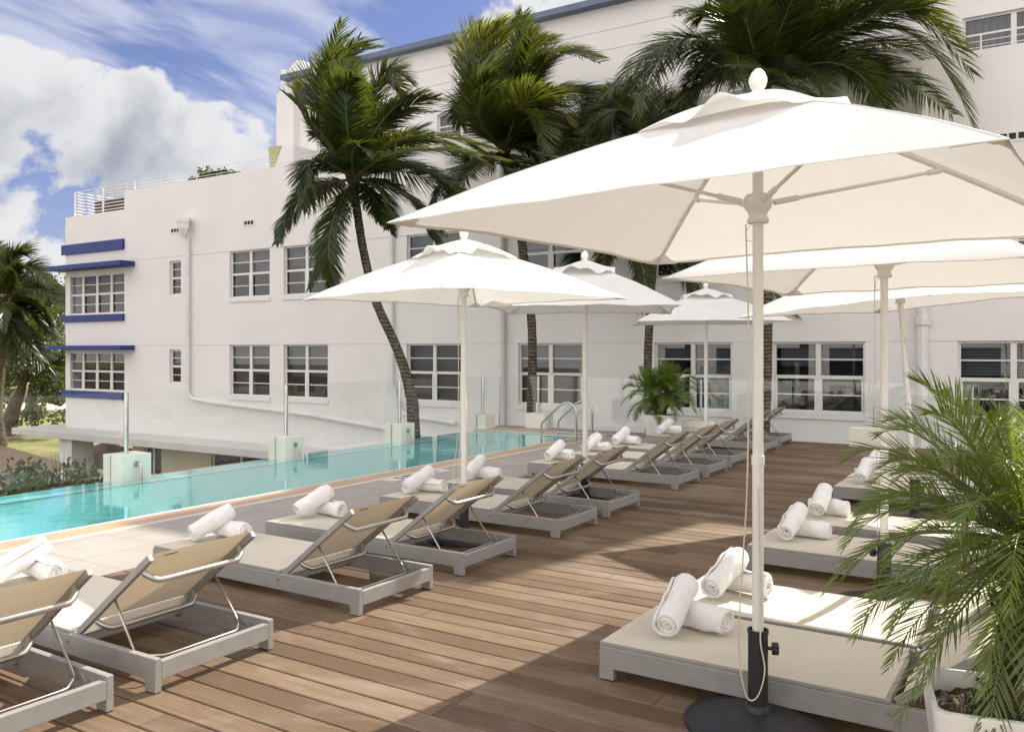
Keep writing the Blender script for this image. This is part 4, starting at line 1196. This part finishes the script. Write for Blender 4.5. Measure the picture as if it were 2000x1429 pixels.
# palm behind the poolside parasol
D2 = 19.2
tp = [pd(1036, 1000, D2), pd(1037, 835, D2), pd(1040, 700, D2), pd(1036, 600, D2), pd(1020, 480, D2), pd(1003, 390, D2), pd(985, 300, D2)]
tp[0].z = GZ
coconut('wind blown coconut palm standing tallest between the leaning one and the big parasol', tuple(tp[0]), tp, [.13, .105, .10, .097, .095, .095, .095], None, D2, [
    ((918, 130, -.2), (985, 38, -.6), 1.1, .3), ((925, 180, .2), (945, 70, .4), 1.1, .3), ((985, 130, .1), (1080, 78, .2), 1.1, .4), ((1050, 120, -.4), (1170, 112, -.8), 1.15, .5),
    ((1075, 175, .4), (1185, 205, .2), 1.2, .6), ((1045, 165, -1.2), (1110, 235, -2.0), 1.15, .5), ((1020, 195, -1.4), (1075, 262, -2.2), 1.0, .5), ((915, 200, .3), (900, 240, .5), .9, .6),
    ((900, 345, -.6), (878, 400, -1.0), .8, .5), ((1060, 270, -.4), (1150, 300, -.8), 1.1, .8), ((1080, 250, .8), (1180, 260, 1.4), 1.1, .8), ((960, 200, 1.2), (1000, 100, 2.0)),
    ((945, 220, -1.0), (955, 150, -1.6)), ((1010, 210, .9), (1060, 130, 1.6)), ((1010, 140, .5), (1040, 60, .8)), ((930, 330, .8), (880, 290, 1.4), .8), ((1020, 330, -.8), (1080, 360, -1.4))],
    23, Vector((.75, -.05, .05)), 0, .90, yellow=(5, 6, 0), comp=2, jit=20)
# palm half hidden behind the big parasol
D3 = 18.2
tp = [pd(1272, 1000, D3), pd(1268, 835, D3), pd(1265, 720, D3), pd(1270, 600, D3), pd(1276, 500, D3), pd(1282, 420, D3), pd(1285, 345, D3)]
tp[0].z = GZ
coconut('coconut palm with its crown mostly hidden behind the big parasol', tuple(tp[0]), tp, [.12, .095, .09, .088, .088, .088, .09], None, D3, [
    ((1250, 430, -.4), (1248, 600, -.8), .8, .5), ((1215, 440, .4), (1172, 570, .2), .8, .7), ((1330, 450, -.2), (1360, 585, -.5), .9, .8), ((1380, 430, .5), (1460, 580, .6), .9, .8),
    ((1200, 210, .3), (1110, 260, .2), 1.1, .8), ((1220, 200, -.4), (1160, 290, -.7), 1.1, .8), ((1290, 190, .2), (1360, 215, .3), 1.0, .8), ((1400, 330, .3), (1520, 480, .2)), ((1180, 350, 0), (1080, 430, 0), 1, .8), ((1250, 250, .9), (1230, 190, 1.5)), ((1420, 460, 0), (1510, 600, .4), .9, .7)],
    31, Vector((.25, -.05, -.05)), 0, .85, comp=2, jit=26)
# palm at the top edge of the picture
D4 = 16.6
tp = [pd(1500, 1010, D4), pd(1494, 868, D4), pd(1497, 760, D4), pd(1499, 640, D4), pd(1500, 500, D4), pd(1496, 330, D4), pd(1490, 175, D4)]
tp[0].z = GZ
coconut('coconut palm whose broad crown reaches the top of the picture above the big parasol', tuple(tp[0]), tp, [.13, .10, .095, .095, .095, .09, .09], None, D4, [
    ((1345, 60, -.3), (1192, 178, -.8), 1.15, 1.0), ((1410, 30, .4), (1366, 42, .8), .9, .8), ((1480, 20, 0), (1530, -90, 0)), ((1580, 0, -.4), (1760, -30, -.8), 1.1), ((1690, -40, -.4), (1885, 98, -1.0), 1.2, .6),
    ((1740, 60, .2), (1915, 265, .0), 1.2, .9), ((1690, 90, .9), (1830, 240, 1.2), 1.2, .9), ((1650, 110, -1.0), (1760, 275, -1.6), 1.1, .8), ((1565, 120, -1.0), (1635, 245, -1.8), 1.0, .8), ((1455, 110, -.9), (1432, 165, -1.5), .7, .8),
    ((1400, 120, .5), (1330, 225, .5), 1.0, .9), ((1440, 60, -.8), (1420, -20, -1.2)), ((1570, 60, .8), (1690, 40, 1.4), 1.1), ((1530, 40, -1.2), (1570, -40, -2)), ((1640, 40, 0), (1800, 20, 0), 1.1), ((1440, 90, 1.2), (1360, 110, 2)), ((1545, 90, 1.2), (1650, 150, 2), 1.1, .8)],
    47, Vector((.30, -.05, -.02)), 0, .90, yellow=(4,), comp=2, jit=28)
# palm on the lawn past the corner of the hotel
D5 = 50.0
tp = [pd(2, 872, D5), pd(-6, 800, D5), pd(0, 720, D5), pd(4, 650, D5), pd(8, 590, D5)]
tp[0].z = GZ
coconut('dark coconut palm on the lawn at the far corner of the hotel', tuple(tp[0]), tp, [.36, .30, .28, .27, .26], None, D5, [
    ((40, 515, 0), (88, 545, -1), 1.8), ((60, 560, -1), (134, 592, -2), 2.0), ((-40, 510, 0), (-90, 560, 0), 1.8), ((20, 505, 0), (50, 500, 0), 1.8), ((55, 610, 1), (110, 660, 1), 1.8), ((70, 590, 0), (100, 640, 0), 1.8), ((-10, 500, 1), (-30, 480, 2), 1.8), ((-50, 600, 0), (-80, 660, 0), 1.8), ((20, 640, -1), (40, 700, -2), 1.6), ((35, 540, 2), (75, 580, 3), 1.8), ((70, 700, 0), (128, 705, 0), 1.8, .8), ((60, 690, -1), (118, 720, -2), 1.8, .8)],
    59, Vector((.25, 0, -.1)), 16, .95, 70, 4.3, comp=1, jit=8, lw=.085)


# broad-leaved trees, lawn side
def broad_tree(label, px, py_base, d, clumps, seed, trunk):
    rg = random.Random(seed); b = pd(px, py_base, d); b.z = GZ
    t_ = thing('broadleaf_tree', label, 'tree', tuple(b), 0, 'trees on the lawn beyond the hotel corner')
    mb = MB(); tk = [pd(x, y_, d) for x, y_ in trunk]; tk[0].z = GZ
    mb.tube(arc(tk, 5), [.55 - .35 * i / (5 * (len(tk) - 1)) for i in range(5 * (len(tk) - 1) + 1)], 10)
    C_ = [(pd(x, y_, d + dz), r) for x, y_, dz, r in clumps]
    for c_, r in C_[::2]: mb.tube([tk[-1], tk[-1].lerp(c_, .6) + Vector((0, 0, .3)), c_], [.16, .09, .03], 6)
    mb.build('trunk', 'tree_bark', t_, tuple(b), smooth=True)
    mb = MB()
    for c_, r in C_:
        for k in range(7):
            o_ = Vector((rg.gauss(0, .5), rg.gauss(0, .5), rg.gauss(0, .42))) * r
            leafball(mb, c_ + o_, (r * .5, r * .5, r * .38), 95, .17, rg)
    mb.build('crown', 'tree_leaf', t_, tuple(b)); return t_


broad_tree('leaning dark trunked tree with dense round leaves beside the hotel corner', 14, 846, 56, [(70, 700, 0, 2.1), (110, 640, 1, 2.2), (95, 590, 2, 2.0), (120, 720, 0, 1.9), (50, 640, 2, 2.0), (110, 775, -1, 1.4), (30, 700, 1, 2.0), (130, 600, 3, 2.2), (10, 740, 0, 1.8), (75, 750, 1, 1.5), (140, 680, 2, 2), (100, 560, 3, 1.6)], 3, [(14, 850), (26, 800), (38, 770), (50, 730)])
broad_tree('bushy green tree farther back across the lawn', 60, 800, 78, [(60, 640, 0, 3), (-20, 680, 0, 3), (120, 660, 2, 3), (20, 740, 0, 2.4), (90, 740, 1, 2.6), (150, 720, 0, 3), (-40, 620, 2, 3), (60, 700, 3, 3), (130, 760, 0, 2)], 4, [(60, 805), (62, 770), (66, 740)])

# tan market umbrellas in the courtyard below, seen from above
for k, (px, py, d, lab, rz) in enumerate(((205, 862, 33.0, 'tan canvas market umbrella under the hotel ledge beyond the pool', .5), (-12, 866, 25.0, 'tan canvas market umbrella in the dim courtyard by the tall grasses', .3))):
    c_ = pd(px, py, d); bz = GZ
    t_ = thing('market_umbrella', lab, 'parasol', (c_.x, c_.y, bz), rz, 'tan market umbrellas in the courtyard')
    H_ = c_.z - bz; mb = MB(); n = 12; a_ = 1.55
    for i in range(n + 1):
        for j in range(n + 1):
            u, v_ = 2 * i / n - 1, 2 * j / n - 1; r = max(abs(u), abs(v_)); q = min(abs(u), abs(v_)) / r if r else 1
            mb.v.append((u * a_, v_ * a_, H_ - .85 * r ** 1.08 - .10 * (1 - q) * math.sin(math.pi * r) + .05 * (1 - q) * r * r))
    for i in range(n):
        for j in range(n): q_ = i * (n + 1) + j; mb.f.append([q_, q_ + n + 1, q_ + n + 2, q_ + 1]); mb.m.append(0)
    mb.build('canopy', 'tan_canvas', t_, smooth=True, sharp=14)
    mb = MB(); mb.tube([(0, 0, 0), (0, 0, H_)], .035, 10); mb.build('pole', 'tree_bark', t_, smooth=True)

# planting between the pool and the courtyard
rg = random.Random(21)
for k, (px, d, zt, w, lab) in enumerate(((15, 15.5, -.38, 1.1, 'dark rounded shrub beyond the glass at the near end of the pool'), (100, 17.5, -.62, 1.0, 'dark rounded shrub below the tan umbrellas'), (178, 19.0, -.82, .9, 'dark rounded shrub at the foot of the hotel column'), (60, 13.6, -.35, 1.0, 'dark rounded shrub close behind the bright end of the water'))):
    b = pd(px, 900, d); b.z = GZ; t_ = thing('shrub', lab, 'shrub', tuple(b), 0, 'shrubs between pool and courtyard')
    mb = MB()
    for q in range(9):
        o_ = Vector((rg.gauss(0, .5), rg.gauss(0, .5), 0)) * w
        mb.tube([b + Vector((o_.x * .2, o_.y * .2, 0)), b + Vector((o_.x, o_.y, (zt - GZ) * .8))], [.03, .012], 5)
    mb.build('stems', 'tree_bark', t_, tuple(b))
    mb = MB()
    for q in range(26):
        o_ = Vector((rg.gauss(0, .55) * w, rg.gauss(0, .55) * w, rg.uniform(.25, .93) * (zt - GZ)))
        leafball(mb, b + o_, (.42 * w, .42 * w, .32), 55, .07, rg)
    mb.build('foliage', 'tree_leaf', t_, tuple(b))
for k, (px, d, h, lab) in enumerate(((120, 16.0, 4.15, 'tall feathery grass clump rising in front of the tan umbrella'), (30, 14.0, 3.95, 'arching grass clump at the near end beyond the pool glass'), (72, 14.6, 4.0, 'pale green grass clump between two dark shrubs'))):
    b = pd(px, 900, d); b.z = GZ; t_ = tag(None or (lambda m_: m_)(MB()), '', '') if False else None
    mb = MB()
    for q in range(330):
        an = rg.uniform(0, 6.283); sp_ = rg.uniform(.15, 1.0); hh = h * rg.uniform(.6, 1.0)
        e = b + Vector((math.cos(an) * sp_ * 1.0, math.sin(an) * sp_ * 1.0, hh * (1 - .25 * sp_))); m_ = b + Vector((math.cos(an) * sp_ * .25, math.sin(an) * sp_ * .25, hh * .7))
        wv = Vector((-math.sin(an), math.cos(an), 0)) * .009
        mb.add([b - wv, b + wv, m_ + wv, e, m_ - wv], [(0, 1, 2, 4), (4, 2, 3)])
    tag(mb.build('ornamental_grass', 'grass_leaf', org=tuple(b)), lab, 'grass clump', 'grass clumps beyond the pool')


# ------------------------------------------------------------------ potted date palms
def planter(label, loc, s_top, s_bot, h, rz, rim=.018, inner=.10):
    t_ = thing('planter', label, 'planter', loc, rz, 'square white planters')

    def sq(s_, z, rad, n=6):
        o = []
        for cx_, cy__, a0 in ((1, 1, 0), (-1, 1, 90), (-1, -1, 180), (1, -1, 270)):
            for k in range(n + 1):
                a = R(a0 + 90 * k / n); o.append(Vector((cx_ * (s_ - rad) + rad * math.cos(a), cy__ * (s_ - rad) + rad * math.sin(a), z)))
        return o
    rings = [sq(s_bot, 0, .03), sq(s_bot + .004, .01, .035), sq(s_top, h - .012, .045), sq(s_top - .002, h - .003, .045), sq(s_top - .008, h, .045), sq(s_top - rim, h, .05), sq(s_top - rim - .004, h - .006, .05), sq(s_top - .03, h - inner, .08)]
    mb = MB(); m_ = len(rings[0])
    for r_ in rings: mb.v += [tuple(p) for p in r_]
    for i in range(len(rings) - 1):
        for k in range(m_):
            a, b = i * m_ + k, i * m_ + (k + 1) % m_; mb.f.append([a, b, b + m_, a + m_]); mb.m.append(0)
    mb.f.append(list(range(m_ - 1, -1, -1))); mb.m.append(0)
    mb.build('pot', 'planter_white', t_, smooth=True, sharp=50)
    mb = MB(); n = 14; so2 = s_top - .031; rgp = random.Random(5)
    for i in range(n + 1):
        for j in range(n + 1):
            u, v_ = 2 * i / n - 1, 2 * j / n - 1
            mb.v.append((u * so2, v_ * so2, h - inner + .03 * rgp.random() + .035 * math.exp(-(u * u + v_ * v_) * 5)))
    for i in range(n):
        for j in range(n): q = i * (n + 1) + j; mb.f.append([q, q + n + 1, q + n + 2, q + 1]); mb.m.append(0)
    mb.build('soil', 'soil', t_, smooth=True); return t_


def date_palm(label, stems, nfr, ln, leaf, width, npair, seed, base, fibre=0, el=(-35, 80)):
    t_ = thing('date_palm', label, 'palm plant', base, 0, 'potted dwarf date palms')
    rg = random.Random(seed); mbt = MB(); mbl = MB()
    for st in stems:
        pts = arc(st[0], 5); nr = len(pts); mbt.tube(pts, [(st[1] + (st[2] - st[1]) * i / (nr - 1)) * (1 + .10 * math.sin(i * 2.9)) for i in range(nr)], 12)
        O = Vector(pts[-1])
        for k in range(34):        # old leaf stubs
            f_ = rg.uniform(.12, 1.0); p_ = Vector(pts[min(int(f_ * nr), nr - 1)]); an = rg.uniform(0, 6.283); dd = Vector((math.cos(an), math.sin(an), rg.uniform(.4, 1.1)))
            mbt.tube([p_, p_ + dd * st[1] * 1.7], [st[1] * .32, st[1] * .12], 5)
        for k in range(nfr):
            an = k * 2.39996 + seed; e_ = R(el[0] + (el[1] - el[0]) * ((k + .5) / nfr) ** .85 + rg.uniform(-6, 6)); l_ = ln * rg.uniform(.82, 1.08)
            dv = Vector((math.cos(an) * math.cos(e_), math.sin(an) * math.cos(e_), math.sin(e_)))
            lift = Vector((0, 0, .26 * l_ * math.cos(e_)))
            c1 = O + dv * l_ * .38 + lift * .55; c2 = O + dv * l_ * .75 + lift; tpn = O + dv * l_ - Vector((0, 0, .24 * l_ * math.cos(e_))) + lift * .5
            frond(mbl, (O, c1, c2, tpn), npair, leaf, width, rg, Vector((0, 0, 0)), .22, t0=.16, a0=58, a1=20, vee=.16, seg=3, rr=.0075 * ln / .7, roll=rg.uniform(-.6, .6), ragged=.15)
    mbt.build('trunk', 'fibre_bark', t_, base, smooth=True)
    mbl.build('crown', ['date_leaf', 'rachis_green'], t_, base); return t_


PB = pd(1952, 1372, 2.78); PBx, PBy = PB.x, PB.y
planter('square white planter in the near corner, front edge cut by the picture', (PBx, PBy, 0), .215, .16, .455, R(12), inner=.075)
O = pd(2008, 1062, 2.80)
date_palm('large feathery date palm in the near white planter, fronds over the loungers', [([(PBx + .02, PBy + .01, .36), (PBx + .02, PBy + .012, .55), (O.x - .005, O.y, .80), (O.x, O.y, O.z)], .052, .046)], 92, .62, .150, .0062, 36, 2, (PBx + .02, PBy, .37), el=(-58, 62))
# dry roots on the soil of the near planter
rg = random.Random(9); mb = MB()
for k in range(150):
    p = Vector((PBx + rg.gauss(0.03, .06), PBy + rg.gauss(-.02, .06), .425)); an = rg.uniform(0, 6.28); l_ = rg.uniform(.02, .06)
    mb.tube([p, p + Vector((math.cos(an) * l_ * .5, math.sin(an) * l_ * .5, rg.uniform(.0, .03))), p + Vector((math.cos(an) * l_, math.sin(an) * l_, rg.uniform(-.01, .015)))], .0013, 4)
tag(mb.build('root_fibre', 'grass_leaf', org=(PBx, PBy, .41), kind='stuff'), 'matted dry root fibres on the soil of the near planter', 'root fibres')
QB = (-6.02, 14.52)
planter('square white planter at the far end of the paving by the windscreen', (QB[0], QB[1], 0), .265, .20, .42, R(8), inner=.05)
date_palm('small date palm with twin stems in the far white planter', [([(QB[0] - .03, QB[1], .34), (QB[0] - .07, QB[1], .52), (QB[0] - .14, QB[1], .72)], .075, .06), ([(QB[0] + .04, QB[1] - .02, .34), (QB[0] + .07, QB[1], .55), (QB[0] + .14, QB[1] + .05, .80)], .075, .06)], 34, .54, .20, .010, 40, 3, (QB[0], QB[1], .35), el=(-50, 82))
